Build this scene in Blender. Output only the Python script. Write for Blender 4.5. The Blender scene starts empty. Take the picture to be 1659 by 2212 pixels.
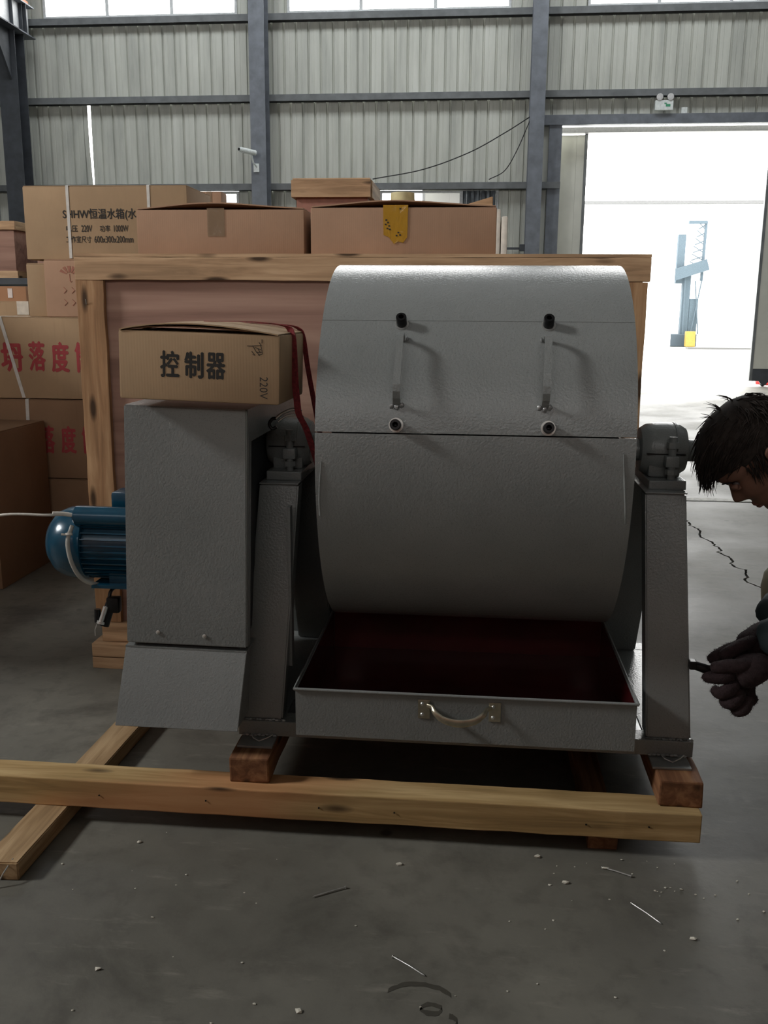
import bpy, bmesh, random
from math import sin, cos, pi, radians, atan2, sqrt, exp
from mathutils import Vector, Matrix, noise
random.seed(7)
S = bpy.context.scene
COL = S.collection

# ------------------------------------------------------------------ camera
PITCH, YAW, ROLL = radians(12.2), radians(5.5), radians(0.4)
cam = bpy.data.cameras.new('camera'); camo = bpy.data.objects.new('camera', cam); COL.objects.link(camo)
fwd = Vector((-sin(YAW)*cos(PITCH), cos(YAW)*cos(PITCH), -sin(PITCH)))
r0 = Vector((cos(YAW), sin(YAW), 0)); u0 = r0.cross(fwd)
rt = r0*cos(ROLL)+u0*sin(ROLL); up = u0*cos(ROLL)-r0*sin(ROLL)
m3 = Matrix((rt, up, -fwd)).transposed()
camo.matrix_world = Matrix.Translation((0, 0, 1.3)) @ m3.to_4x4()
cam.sensor_fit = 'VERTICAL'; cam.sensor_height = 36.0; cam.lens = 2000*36.0/2212
cam.clip_start = .05; cam.clip_end = 300
S.camera = camo

# ------------------------------------------------------------------ light, world, exposure
S.view_settings.view_transform = 'Standard'; S.view_settings.look = 'None'
S.view_settings.gamma = 1; S.view_settings.exposure = 0.0; S.view_settings.use_curve_mapping = False
W = bpy.data.worlds.new('overcast'); S.world = W; W.use_nodes = True
bg = W.node_tree.nodes['Background']; bg.inputs[0].default_value = (1, .99, .965, 1); bg.inputs[1].default_value = 10.0
def area(name, loc, size, power, target, col=(1, 1, 1), portal=False):
    l = bpy.data.lights.new(name, 'AREA'); l.shape = 'RECTANGLE'; l.size, l.size_y = size
    l.energy = power; l.color = col
    o = bpy.data.objects.new(name, l); COL.objects.link(o); o.location = loc
    o.rotation_euler = (Vector(target)-Vector(loc)).to_track_quat('-Z', 'Y').to_euler()
    if portal: l.cycles.is_portal = True
    return o
# roof lights of the hall, the high side window and the openings of the back wall
area('roof_light', (-2, 14.2, 8.85), (16, 1.6), 480, (-2, 14.5, 0), (.93, .97, 1))
area('roof_light', (4, 6.5, 8.85), (14, 1.2), 60, (4, 6.5, 0), (.95, .98, 1))
area('front_window_light', (-1, -11.8, 6.6), (16, 3.0), 540, (-1, 2, 6.0), (1, .98, .955))  # added unseen lamp, brightens fronts towards the top; this wall has no window
area('side_window_light', (-8.8, .6, 6.0), (1.7, 1.3), 680, (0, 2.2, 1.0), (1, .985, .96))
area('door_portal', (3.6, 17.62, 2.28), (4.5, 4.5), 1, (3.6, 0, 2.28), portal=True)
S.cycles.max_bounces = 8; S.cycles.diffuse_bounces = 4; S.cycles.glossy_bounces = 4
S.cycles.sample_clamp_indirect = 4; S.cycles.caustics_reflective = False; S.cycles.caustics_refractive = False
S.cycles.use_denoising = True

# ------------------------------------------------------------------ materials
MATS = {}
def nmat(name):
    m = bpy.data.materials.new(name); m.use_nodes = True
    nt = m.node_tree; b = nt.nodes['Principled BSDF']
    return m, nt, b
def nd(nt, t, **kw):
    n = nt.nodes.new(t)
    for k, v in kw.items(): setattr(n, k, v)
    return n
def coords(nt, scale=(1, 1, 1), rnd=True):
    tc = nd(nt, 'ShaderNodeTexCoord'); mp = nd(nt, 'ShaderNodeMapping'); mp.inputs['Scale'].default_value = scale
    nt.links.new(tc.outputs['Object'], mp.inputs['Vector'])
    if rnd:
        oi = nd(nt, 'ShaderNodeObjectInfo'); mu = nd(nt, 'ShaderNodeMath', operation='MULTIPLY'); mu.inputs[1].default_value = 37.0
        nt.links.new(oi.outputs['Random'], mu.inputs[0]); nt.links.new(mu.outputs[0], mp.inputs['Location'])
    return mp.outputs['Vector']
def ramp(nt, fac, stops):
    r = nd(nt, 'ShaderNodeValToRGB'); e = r.color_ramp.elements
    while len(e) < len(stops): e.new(.5)
    for x, (p, c) in zip(e, stops): x.position = p; x.color = (*c, 1)
    nt.links.new(fac, r.inputs[0]); return r.outputs[0]
def noise_(nt, vec, scale, detail=4, rough=.55, dist=0):
    n = nd(nt, 'ShaderNodeTexNoise'); n.inputs['Scale'].default_value = scale; n.inputs['Detail'].default_value = detail
    n.inputs['Roughness'].default_value = rough; n.inputs['Distortion'].default_value = dist
    nt.links.new(vec, n.inputs['Vector']); return n.outputs['Fac']
def bump(nt, b, h, strength, dist=.002):
    bp = nd(nt, 'ShaderNodeBump'); bp.inputs['Strength'].default_value = strength; bp.inputs['Distance'].default_value = dist
    nt.links.new(h, bp.inputs['Height']); nt.links.new(bp.outputs[0], b.inputs['Normal'])
def mix(nt, a, b, fac, mode='MIX'):
    m = nd(nt, 'ShaderNodeMix', data_type='RGBA', blend_type=mode)
    for s, v in ((6, a), (7, b)):
        if isinstance(v, tuple): m.inputs[s].default_value = (*v, 1)
        else: nt.links.new(v, m.inputs[s])
    if isinstance(fac, float): m.inputs[0].default_value = fac
    else: nt.links.new(fac, m.inputs[0])
    return m.outputs[2]
def plain(name, col, rough=.6, metal=0, var=.12, scale=30, bmp=0.0, spec=.5, bscale=None):
    if name in MATS: return MATS[name]
    m, nt, b = nmat(name); v = coords(nt)
    f = noise_(nt, v, scale, 3)
    lo = tuple(c*(1-var) for c in col); hi = tuple(min(1, c*(1+var)) for c in col)
    nt.links.new(ramp(nt, f, [(.3, lo), (.7, hi)]), b.inputs['Base Color'])
    b.inputs['Roughness'].default_value = rough; b.inputs['Metallic'].default_value = metal
    b.inputs['Specular IOR Level'].default_value = spec
    if bmp: bump(nt, b, noise_(nt, v, bscale or scale*4, 3), bmp)
    MATS[name] = m; return m
def wood(name, lo, hi, axis=0, rough=.75, knots=.06, grain=1.0, tint=None):
    if name in MATS: return MATS[name]
    m, nt, b = nmat(name)
    sc = [34*grain, 34*grain, 34*grain]; sc[axis] = 2.2*grain
    v = coords(nt, tuple(sc)); f = noise_(nt, v, 1.0, 6, .6, .6)
    base = ramp(nt, f, [(.34, tuple(c*.72 for c in lo)), (.46, lo), (.56, tuple((a+c)/2 for a, c in zip(lo, hi))), (.66, hi)])
    sc2 = [5, 5, 5]; sc2[axis] = 1.0
    v2 = coords(nt, tuple(sc2)); f2 = noise_(nt, v2, 1.0, 3)
    base = mix(nt, base, tuple(c*.62 for c in lo), ramp(nt, f2, [(.52, (0, 0, 0)), (.75, (.75, .75, .75))]))
    if tint: base = mix(nt, base, tint, ramp(nt, noise_(nt, v2, .8, 2), [(.5, (0, 0, 0)), (.62, (.6, .6, .6))]))
    sc3 = [16, 16, 16]; sc3[axis] = 4.5
    vo = nd(nt, 'ShaderNodeTexVoronoi'); nt.links.new(coords(nt, tuple(sc3)), vo.inputs['Vector']); vo.inputs['Scale'].default_value = .8
    base = mix(nt, base, (.03, .014, .006), ramp(nt, vo.outputs['Distance'], [(knots*2, (.9, .9, .9)), (knots*2+.10, (0, 0, 0))]))
    nt.links.new(base, b.inputs['Base Color']); b.inputs['Roughness'].default_value = rough
    b.inputs['Specular IOR Level'].default_value = .3
    bump(nt, b, f, .35, .0015); MATS[name] = m; return m
def card(name, col, rough=.85):
    if name in MATS: return MATS[name]
    m, nt, b = nmat(name)
    v = coords(nt, (1, 1, 1)); f = noise_(nt, v, 4, 5)
    c = ramp(nt, f, [(.3, tuple(x*.88 for x in col)), (.7, tuple(min(1, x*1.07) for x in col))])
    vs = coords(nt, (60, 60, 4)); f2 = noise_(nt, vs, 1.0, 2)
    c = mix(nt, c, tuple(x*.8 for x in col), ramp(nt, f2, [(.6, (0, 0, 0)), (.8, (.4, .4, .4))]))
    nt.links.new(c, b.inputs['Base Color']); b.inputs['Roughness'].default_value = rough; b.inputs['Specular IOR Level'].default_value = .25
    wv = nd(nt, 'ShaderNodeTexWave', bands_direction='X'); wv.inputs['Scale'].default_value = 45; nt.links.new(v, wv.inputs['Vector'])
    bump(nt, b, wv.outputs['Fac'], .08, .0008); MATS[name] = m; return m
def hammered():
    m, nt, b = nmat('hammered_grey_paint'); v = coords(nt, rnd=False)
    f = noise_(nt, v, 3.2, 5)
    c = ramp(nt, f, [(.3, (.205, .220, .217)), (.7, (.252, .267, .264))])
    sp = noise_(nt, v, 420, 2)
    c = mix(nt, c, (.10, .105, .10), ramp(nt, sp, [(.58, (0, 0, 0)), (.75, (.55, .55, .55))]))
    nt.links.new(c, b.inputs['Base Color'])
    b.inputs['Roughness'].default_value = .23; b.inputs['Metallic'].default_value = 0; b.inputs['Specular IOR Level'].default_value = .42
    vo = noise_(nt, v, 170, 3)
    bump(nt, b, vo, .8, .0014); return m
PAINT = hammered()
def concrete():
    m, nt, b = nmat('worn_concrete'); v = coords(nt, rnd=False)
    f = noise_(nt, v, .9, 8, .62); g = noise_(nt, v, 14, 6, .6)
    c = ramp(nt, f, [(.30, (.088, .086, .073)), (.5, (.150, .146, .124)), (.70, (.22, .213, .18))])
    c = mix(nt, c, (.085, .08, .068), ramp(nt, g, [(.5, (0, 0, 0)), (.78, (.7, .7, .7))]))
    v2 = coords(nt, (1.2, 5, 1), rnd=False)
    c = mix(nt, c, (.33, .315, .27), ramp(nt, noise_(nt, v2, 4, 7, .7), [(.58, (0, 0, 0)), (.75, (.5, .5, .5))]))
    vo = nd(nt, 'ShaderNodeTexVoronoi'); nt.links.new(v, vo.inputs['Vector']); vo.inputs['Scale'].default_value = 7
    c = mix(nt, c, (.06, .057, .048), ramp(nt, noise_(nt, v, 2.3, 9, .7, .4), [(.52, (0, 0, 0)), (.66, (.6, .6, .6))]))
    gate = ramp(nt, noise_(nt, v, 3.1, 2), [(.5, (0, 0, 0)), (.6, (1, 1, 1))])
    spot = ramp(nt, vo.outputs['Distance'], [(.07, (1, 1, 1)), (.14, (0, 0, 0))])
    c = mix(nt, c, (.055, .052, .045), mix(nt, gate, spot, 1.0, 'MULTIPLY'))
    nt.links.new(c, b.inputs['Base Color'])
    nt.links.new(ramp(nt, f, [(.3, (.46, .46, .46)), (.7, (.72, .72, .72))]), b.inputs['Roughness'])
    bump(nt, b, g, .35, .004); return m
CONC = concrete()
def cladding():
    m, nt, b = nmat('weathered_cladding'); v = coords(nt, (3, 3, .35), rnd=True)
    f = noise_(nt, v, 1.3, 6, .6)
    c = ramp(nt, f, [(.3, (.40, .41, .375)), (.5, (.52, .53, .48)), (.7, (.60, .61, .56))])
    nt.links.new(c, b.inputs['Base Color']); b.inputs['Roughness'].default_value = .5; b.inputs['Specular IOR Level'].default_value = .35
    return m
CLAD = cladding()
STEEL = plain('blue_grey_steel', (.155, .17, .195), .55, .1, .2, 6)
DARKST = plain('dark_steel', (.05, .056, .066), .6, .1, .25, 6)
GIRT = plain('girt_steel', (.15, .16, .165), .6, .1, .2, 5)
BLACK = plain('black_oxide', (.012, .012, .013), .35, .5, .2, 90)
CHROME = plain('zinc_steel', (.55, .56, .54), .3, .7, .1, 60)
NICKEL = plain('worn_nickel', (.50, .46, .36), .28, .95, .2, 40)
BLUE = plain('blue_enamel', (.006, .055, .10), .22, .1, .15, 20, spec=.6)
WHITEC = plain('white_cable', (.62, .60, .55), .5)
REDIN = plain('red_oxide_gloss', (.075, .010, .012), .12, 0, .2, 6, spec=.5)
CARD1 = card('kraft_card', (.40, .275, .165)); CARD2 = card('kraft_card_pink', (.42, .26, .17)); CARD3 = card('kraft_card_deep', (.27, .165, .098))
CARDIN = plain('card_inner', (.42, .31, .21), .9)
PLY = wood('pink_plywood', (.33, .19, .145), (.43, .27, .205), 0, .8, .0, .30)
PINE_X = wood('pine_x', (.42, .28, .12), (.60, .43, .215), 0, tint=(.52, .22, .10))
PINE_XL = wood('pine_rail', (.46, .29, .165), (.64, .43, .26), 0, knots=.05)
PINE_Z = wood('pine_z', (.38, .21, .105), (.54, .34, .185), 2)
PINE_Y = wood('pine_y', (.38, .25, .13), (.56, .40, .23), 1, knots=.04)
REDWD = wood('reddish_end', (.17, .075, .035), (.30, .155, .075), 1, knots=.05)
TAPEM = None
def glassy(name, col, alpha, rough=.1):
    m, nt, b = nmat(name); b.inputs['Base Color'].default_value = (*col, 1); b.inputs['Roughness'].default_value = rough
    v = coords(nt, (50, 50, 20)); bump(nt, b, noise_(nt, v, 1, 4, .6, 1), .6, .003)
    b.inputs['Alpha'].default_value = alpha; return m
TAPEC = glassy('clear_tape', (.36, .26, .17), .45); TAPEY = glassy('amber_tape', (.50, .27, .03), .85)
INKB = plain('black_ink', (.022, .02, .018), .8); INKR = plain('red_ink', (.34, .045, .05), .8)
INKF = plain('faded_red_ink', (.36, .15, .10), .85)
STRAPW = plain('white_strap', (.62, .60, .56), .45)
def pane_mat():
    m, nt, b = nmat('window_glass'); b.inputs['Base Color'].default_value = (1, 1, 1, 1)
    tr = nd(nt, 'ShaderNodeBsdfTransparent'); gl = nd(nt, 'ShaderNodeBsdfGlossy'); gl.inputs[1].default_value = .05
    mx = nd(nt, 'ShaderNodeMixShader'); mx.inputs[0].default_value = .06
    nt.links.new(tr.outputs[0], mx.inputs[1]); nt.links.new(gl.outputs[0], mx.inputs[2])
    nt.links.new(mx.outputs[0], nt.nodes['Material Output'].inputs['Surface']); return m
GLASS = pane_mat()

# ------------------------------------------------------------------ builders
class MB:
    def __init__(s): s.b = bmesh.new()
    def box(s, x0, x1, y0, y1, z0, z1, bev=0, M=None):
        r = bmesh.ops.create_cube(s.b, size=1)['verts']
        for v in r: v.co = Vector(((x0+x1)/2+v.co.x*(x1-x0), (y0+y1)/2+v.co.y*(y1-y0), (z0+z1)/2+v.co.z*(z1-z0)))
        if bev:
            es = {e for v in r for e in v.link_edges}
            rr = bmesh.ops.bevel(s.b, geom=list(es), offset=bev, segments=2, affect='EDGES', profile=.6)
            r = rr['verts']
            if M is not None:
                fs = {v for f in rr['faces'] for v in f.verts}; vs = set(fs)
                st = list(vs)
                while st:
                    v = st.pop()
                    for e in v.link_edges:
                        w = e.other_vert(v)
                        if w not in vs: vs.add(w); st.append(w)
                r = list(vs)
        if M is not None:
            for v in r: v.co = M @ v.co
        return s
    def hexa(s, p, bev=0):   # 8 points: bottom loop 4, top loop 4
        v = [s.b.verts.new(q) for q in p]
        fs = [s.b.faces.new([v[i] for i in f]) for f in ((3, 2, 1, 0), (4, 5, 6, 7), (0, 1, 5, 4), (1, 2, 6, 5), (2, 3, 7, 6), (3, 0, 4, 7))]
        if bev:
            bmesh.ops.bevel(s.b, geom=list({e for f in fs for e in f.edges}), offset=bev, segments=2, affect='EDGES')
        return s
    def lathe(s, prof, O, axis, seg=32, closed=True):
        O = Vector(O); a = Vector(axis).normalized(); u = a.orthogonal().normalized(); w = a.cross(u)
        rings = []
        for r, h in prof:
            if r < 1e-6: rings.append([s.b.verts.new(O+a*h)])
            else: rings.append([s.b.verts.new(O+a*h+(u*cos(2*pi*i/seg)+w*sin(2*pi*i/seg))*r) for i in range(seg)])
        for A, B in zip(rings, rings[1:]):
            for i in range(seg):
                j = (i+1) % seg
                if len(A) == 1 and len(B) == 1: continue
                if len(A) == 1: s.b.faces.new((A[0], B[i], B[j]))
                elif len(B) == 1: s.b.faces.new((A[i], B[0], A[j]))
                else: s.b.faces.new((A[i], B[i], B[j], A[j]))
        if closed:
            for R in (rings[0], rings[-1]):
                if len(R) > 1: s.b.faces.new(R)
        return s
    def cyl(s, p0, p1, r, seg=20, r2=None):
        p0, p1 = Vector(p0), Vector(p1); d = p1-p0
        return s.lathe([(r, 0), (r if r2 is None else r2, d.length)], p0, d, seg)
    def tube(s, pts, r, seg=8):
        pts = [Vector(p) for p in pts]; rings = []; n = len(pts)
        t = (pts[1]-pts[0]).normalized(); u = t.orthogonal().normalized()
        for i, p in enumerate(pts):
            t = (pts[min(i+1, n-1)]-pts[max(i-1, 0)]).normalized(); u = (u-t*u.dot(t)).normalized(); w = t.cross(u)
            rr = r[i] if isinstance(r, (list, tuple)) else r
            rings.append([s.b.verts.new(p+(u*cos(2*pi*k/seg)+w*sin(2*pi*k/seg))*rr) for k in range(seg)])
        for A, B in zip(rings, rings[1:]):
            for k in range(seg): s.b.faces.new((A[k], B[k], B[(k+1) % seg], A[(k+1) % seg]))
        s.b.faces.new(rings[0][::-1]); s.b.faces.new(rings[-1]); return s
    def ribbon(s, pts, width, thick, side):   # flat bar along a path; side = width direction
        pts = [Vector(p) for p in pts]; side = Vector(side).normalized(); n = len(pts); rings = []
        for i, p in enumerate(pts):
            t = (pts[min(i+1, n-1)]-pts[max(i-1, 0)]).normalized(); nn = t.cross(side).normalized()
            a, c = side*width/2, nn*thick/2
            rings.append([s.b.verts.new(p+q) for q in (a+c, a-c, -a-c, -a+c)])
        for A, B in zip(rings, rings[1:]):
            for k in range(4): s.b.faces.new((A[k], B[k], B[(k+1) % 4], A[(k+1) % 4]))
        s.b.faces.new(rings[0][::-1]); s.b.faces.new(rings[-1]); return s
    def prism(s, poly, axis, a, c):   # polygon in the two other axes extruded from a to c
        def P(q, h): return {0: (h, q[0], q[1]), 1: (q[0], h, q[1]), 2: (q[0], q[1], h)}[axis]
        A = [s.b.verts.new(P(q, a)) for q in poly]; B = [s.b.verts.new(P(q, c)) for q in poly]
        s.b.faces.new(A); s.b.faces.new(B[::-1])
        for i in range(len(poly)):
            j = (i+1) % len(poly); s.b.faces.new((A[j], A[i], B[i], B[j]))
        return s
    def blob(s, c, r, sub=1, jit=.25):
        v = bmesh.ops.create_icosphere(s.b, subdivisions=sub, radius=1)['verts']
        for q in v:
            k = 1+random.uniform(-jit, jit); q.co = Vector((c[0]+q.co.x*r[0]*k, c[1]+q.co.y*r[1]*k, c[2]+q.co.z*r[2]*k))
        return s
def smooth_catmull(pts, n=6):
    P = [Vector(p) for p in pts]; P = [P[0]*2-P[1]]+P+[P[-1]*2-P[-2]]; out = []
    for i in range(1, len(P)-2):
        for k in range(n):
            t = k/n; a, b, c, d = P[i-1:i+3]
            out.append(.5*((2*b)+(c-a)*t+(2*a-5*b+4*c-d)*t*t+(3*b-a-3*c+d)*t**3))
    out.append(P[-2]); return out
ORIG = {}
def thing(name, label, cat, loc=(0, 0, 0), group=None, kind=None):
    o = bpy.data.objects.new(name, None); COL.objects.link(o); o.location = loc; o.empty_display_size = .1
    if label: o['label'] = label
    if cat: o['category'] = cat
    if group: o['group'] = group
    if kind: o['kind'] = kind
    ORIG[o.name] = Vector(loc); return o
def part(name, mb, mat, parent=None, smooth=None, label=None, kind=None, **tags):
    """mesh in world coordinates; stored relative to the root of its thing"""
    b = mb.b if isinstance(mb, MB) else mb
    bmesh.ops.recalc_face_normals(b, faces=b.faces)
    if parent is not None: base = ORIG[parent.name]
    else:
        xs = [v.co for v in b.verts]
        base = Vector(((min(v.x for v in xs)+max(v.x for v in xs))/2, (min(v.y for v in xs)+max(v.y for v in xs))/2, min(v.z for v in xs)))
    for v in b.verts: v.co -= base
    me = bpy.data.meshes.new(name); b.to_mesh(me); b.free(); me.materials.append(mat)
    if smooth:
        me.polygons.foreach_set('use_smooth', [True]*len(me.polygons)); me.set_sharp_from_angle(angle=radians(smooth))
    o = bpy.data.objects.new(name, me); COL.objects.link(o)
    if parent is not None: o.parent = parent; ORIG[o.name] = base
    else: o.location = base; ORIG[o.name] = base
    if label: o['label'] = label
    if kind: o['kind'] = kind
    for k, v in tags.items(): o[{'cat': 'category'}.get(k, k)] = v
    return o
def text_part(name, body, x0, x1, z0, z1, y, mat, parent, bold=.012, M=None, label=None):
    cu = bpy.data.curves.new('lettering', 'FONT'); cu.body = body; cu.offset = min(bold, 0); cu.extrude = .0; cu.resolution_u = 3
    t = bpy.data.objects.new('lettering', cu); COL.objects.link(t)
    me = bpy.data.meshes.new_from_object(t.evaluated_get(bpy.context.evaluated_depsgraph_get()))
    bpy.data.objects.remove(t); b = bmesh.new(); b.from_mesh(me); bpy.data.meshes.remove(me)
    if bold > 0:
        g0 = b.verts[:]+b.edges[:]+b.faces[:]
        for k, (dx, dy) in enumerate(((bold, 0), (-bold, 0), (0, bold*.6), (0, -bold*.6))):
            d = bmesh.ops.duplicate(b, geom=g0)['geom']
            for q in d:
                if isinstance(q, bmesh.types.BMVert): q.co += Vector((dx, dy, .00005*(k+1)))
    X = [v.co.x for v in b.verts]; Y = [v.co.y for v in b.verts]
    for v in b.verts:
        u = (v.co.x-min(X))/(max(X)-min(X)); w = (v.co.y-min(Y))/(max(Y)-min(Y)); v.co = Vector((u, -v.co.z, w))
    for v in b.verts:
        v.co = Vector((x0+v.co.x*(x1-x0), y+v.co.y, z0+v.co.z*(z1-z0)))
        if M is not None: v.co = M @ v.co
    return part(name, b, mat, parent, label=label)

# ------------------------------------------------------------------ the hall
WY = 17.5
def ragged(a, c, n, amp, seed):
    a, c = Vector(a), Vector(c); d = (c-a); nrm = Vector((-d.y, d.x)).normalized(); out = []
    for i in range(n+1):
        t = i/n; k = (noise.noise(Vector((t*n*.12, seed, 0)))+.35*noise.noise(Vector((t*n*.9, seed, 4))))*amp*(1 if 0 < i < n else 0); out.append(a+d*t+nrm*k)
    return out
fl = thing('floor', None, None, (0, 0, 0), kind='structure')
crack = ragged((1.33, 6.62), (1.40, 5.2), 60, .05, 3.1)+ragged((1.40, 5.2), (1.43, 3.5), 70, .08, 4.3)[1:]+ragged((1.43, 3.5), (1.5, -12), 60, .05, 5)[1:]
def slab(poly):
    part('floor_slab', MB().prism(poly, 2, -.12, 0), CONC, fl)
slab([(-9.2, -12), *[(p.x, p.y) for p in reversed(crack)], (-9.2, 6.62)])
slab([(16.2, -12), (16.2, 6.62), *[(p.x+.013+.014*noise.noise(Vector((p.y*30, 1, 2))), p.y) for p in crack]])
slab([(-9.2, 6.645), (16.2, 6.645), (16.2, 17.9), (-9.2, 17.9)])
part('joint_filler', MB().box(-9.2, 16.2, 6.615, 6.65, -.1, -.012).box(1.2, 1.7, -12, 6.7, -.1, -.02), plain('joint_dirt', (.05, .047, .042), .9), fl)
part('slab_edge_scrape', MB().prism([(p.x, p.y) for p in ragged((1.38, 6.66), (5.5, 6.66), 40, .012, 9)]+[(p.x, p.y) for p in reversed(ragged((1.38, 6.72), (5.5, 6.72), 40, .05, 12))], 2, .0, .002), plain('scraped_concrete', (.55, .54, .5), .7, var=.3), fl)  # ragged paler strip along the far side of the joint
part('ceiling', MB().box(-9.2, 16.2, -12.2, 17.9, 9.0, 9.2), plain('roof_sheet', (.3, .31, .31), .7), kind='structure')
part('wall_left', MB().box(-9.2, -9.0, -12.2, 17.9, 0, 9), plain('wall_left_sheet', (.30, .31, .30), .7), kind='structure')
part('wall_right', MB().box(16.2, 16.4, -12.2, 17.9, 0, 9), plain('wall_right_sheet', (.35, .36, .34), .7), kind='structure')
part('wall_front', MB().box(-9.2, 16.4, -12.2, -12, 0, 9), plain('wall_front_sheet', (.28, .28, .27), .7), kind='structure')
wb = thing('wall_back', None, None, (0, WY, 0), kind='structure')
SHEET = {}
def sheet(x0, w, z0, z1, skew=0.0):
    key = (round(w, 3), round(z1-z0, 3), skew)
    if key not in SHEET:
        b = bmesh.new(); pr = []; x = 0
        while x < w-1e-4:   # flat pan, then a rib standing off towards the outside
            for dx, dy in ((0, 0), (.06, 0), (.063, .004), (.077, .004), (.08, 0), (.175, 0), (.187, .032), (.208, .032), (.22, 0)):
                if x+dx <= w+1e-5: pr.append((x+dx, dy))
            x += .22
        if pr[-1][0] < w-1e-4: pr.append((w, 0))
        lo = [b.verts.new((px, py, 0)) for px, py in pr]
        hi = [b.verts.new((px-(skew if px > w-.12 else 0), py, z1-z0)) for px, py in pr]
        if skew:
            lo_m = [b.verts.new((px-(skew*.9 if px > w-.12 else 0), py, (z1-z0)*.55)) for px, py in pr]
            rows = [lo, lo_m, hi]
        else: rows = [lo, hi]
        for A, B in zip(rows, rows[1:]):
            for i in range(len(pr)-1):
                if (A[i].co-A[i+1].co).length > 1e-5 or (B[i].co-B[i+1].co).length > 1e-5: b.faces.new((A[i], A[i+1], B[i+1], B[i]))
        bmesh.ops.remove_doubles(b, verts=b.verts, dist=1e-5)
        me = bpy.data.meshes.new('cladding_sheet'); b.to_mesh(me); b.free(); me.materials.append(CLAD); SHEET[key] = me
    o = bpy.data.objects.new('cladding_sheet', SHEET[key]); COL.objects.link(o); o.parent = wb
    o.location = (x0, 0, z0)
def run(x0, x1, z0, z1, hole=None):
    x = x0
    while x < x1-.01:
        w = min(.88, x1-x)
        sk = hole and x <= hole < x+w; sheet(x, w if sk else w+.0, z0, z1, .035 if sk else 0.0); x += w
WA = (-5.95, -4.40); WBn = (-1.80, .33); DX = (1.40, 5.95)
run(-9.0, 16.2, 5.02, 6.3)
run(-7.13, DX[0], 3.52, 4.98); run(-9.0, -7.155, 3.52, 4.98, hole=-7.2); run(DX[1], 16.2, 3.52, 4.98); run(DX[0], DX[1], 4.52, 4.98)
for a, c, z0, z1 in ((-9.0, WA[0], 0, 3.48), (WA[0], WA[1], 0, 2.4), (WA[1], WBn[0], 0, 3.48), (WBn[0], WBn[1], 0, 2.4), (WBn[1], DX[0], 0, 3.48), (DX[1], 16.2, 0, 3.48)): run(a, c, z0, z1)
BAYS = ((-7.9, -4.35), (-3.45, .45), (1.75, 5.3))
xx = -9.0
for a, c in BAYS: run(xx, a, 6.34, 9.0); xx = c
run(xx, 16.2, 6.34, 9.0)
for i, (z, h) in enumerate(((3.50, .11), (5.0, .11), (6.32, .11), (8.9, .11))):
    g = MB()
    for a, c in (((-9, DX[1]+9),) if z > 4 else ((-9, DX[0]), (DX[1], 16.2))):
        g.box(a, c, WY-.02, WY-.008, z-h/2, z+h/2).box(a, c, WY-.16, WY-.02, z+h/2-.012, z+h/2).box(a, c, WY-.16, WY-.148, z-h/2, z+h/2-.012)
    part('trim_%d' % (i+1), g, GIRT, kind='structure')
def hcolumn(n, xc, w, yf, mat, z1=9.0, dep=.36, side_mat=None):
    r = thing('trim_%d' % n, None, None, (xc, yf+dep/2, 0), kind='structure')
    part('flange', MB().box(xc-w/2, xc+w/2, yf, yf+.016, 0, z1), mat, r)
    part('flange', MB().box(xc-w/2, xc+w/2, yf+dep-.016, yf+dep, 0, z1), mat, r)
    part('web', MB().box(xc-.006, xc+.006, yf+.016, yf+dep-.016, 0, z1), mat, r)
hcolumn(5, -3.90, .27, 16.98, STEEL); hcolumn(6, .935, .25, 16.98, STEEL); hcolumn(7, 5.95+.3, .27, 16.98, STEEL); hcolumn(8, -8.22, .34, 16.6, DARKST)
part('trim_9', MB().box(1.18, 1.40, WY-.10, WY-.02, 0, 4.62).box(5.95, 6.08, WY-.10, WY-.02, 0, 4.62), STEEL, kind='structure')
part('trim_10', MB().box(.97, 6.4, WY-.14, WY-.02, 4.50, 4.66), STEEL, kind='structure')
# windows
def window(n, x0, x1, z0, z1, mull, fmat=None):
    r = thing('window_%d' % n, None, None, (x0, WY, z0), kind='structure'); fmat = fmat or plain('white_sash', (.55, .57, .58), .4)
    f = MB(); w = .045
    f.box(x0, x1, WY-.02, WY+.03, z0, z0+w).box(x0, x1, WY-.02, WY+.03, z1-w, z1).box(x0, x0+w, WY-.02, WY+.03, z0+w, z1-w).box(x1-w, x1, WY-.02, WY+.03, z0+w, z1-w)
    part('frame', f, fmat, r)
    xs = [x0+w]+list(mull)+[x1-w]
    for m in mull: part('mullion', MB().box(m-.03, m+.03, WY-.015, WY+.025, z0+w, z1-w), fmat, r)
    for a, c in zip(xs, xs[1:]): part('pane', MB().box(a+.001, c-.001, WY+.004, WY+.008, z0+w, z1-w), GLASS, r)
window(1, WA[0], WA[1], 2.4, 3.44, [-5.2]); window(2, WBn[0], WBn[1], 2.4, 3.44, [-1.32, -.33])
for i, (a, c) in enumerate(BAYS): window(3+i, a, c, 6.40, 8.84, [a+(c-a)*k/3 for k in (1, 2)])
b = bmesh.new(); pts = []
for i in range(41):
    u = i/40; x = -.30+.58*u; pts.append((x, WY-.10+.028*sin(u*38)+.01*sin(u*91)))
lo = [b.verts.new((x, y, 2.35)) for x, y in pts]; hi = [b.verts.new((x, y, 3.42)) for x, y in pts]
for i in range(40): b.faces.new((lo[i], lo[i+1], hi[i+1], hi[i]))
part('curtain', b, plain('grey_plastic_sheeting', (.10, .11, .12), .4, var=.4, scale=8), None, 60, 'dark grey pleated sheeting hung over the end of the low window', cat='curtain')
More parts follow.
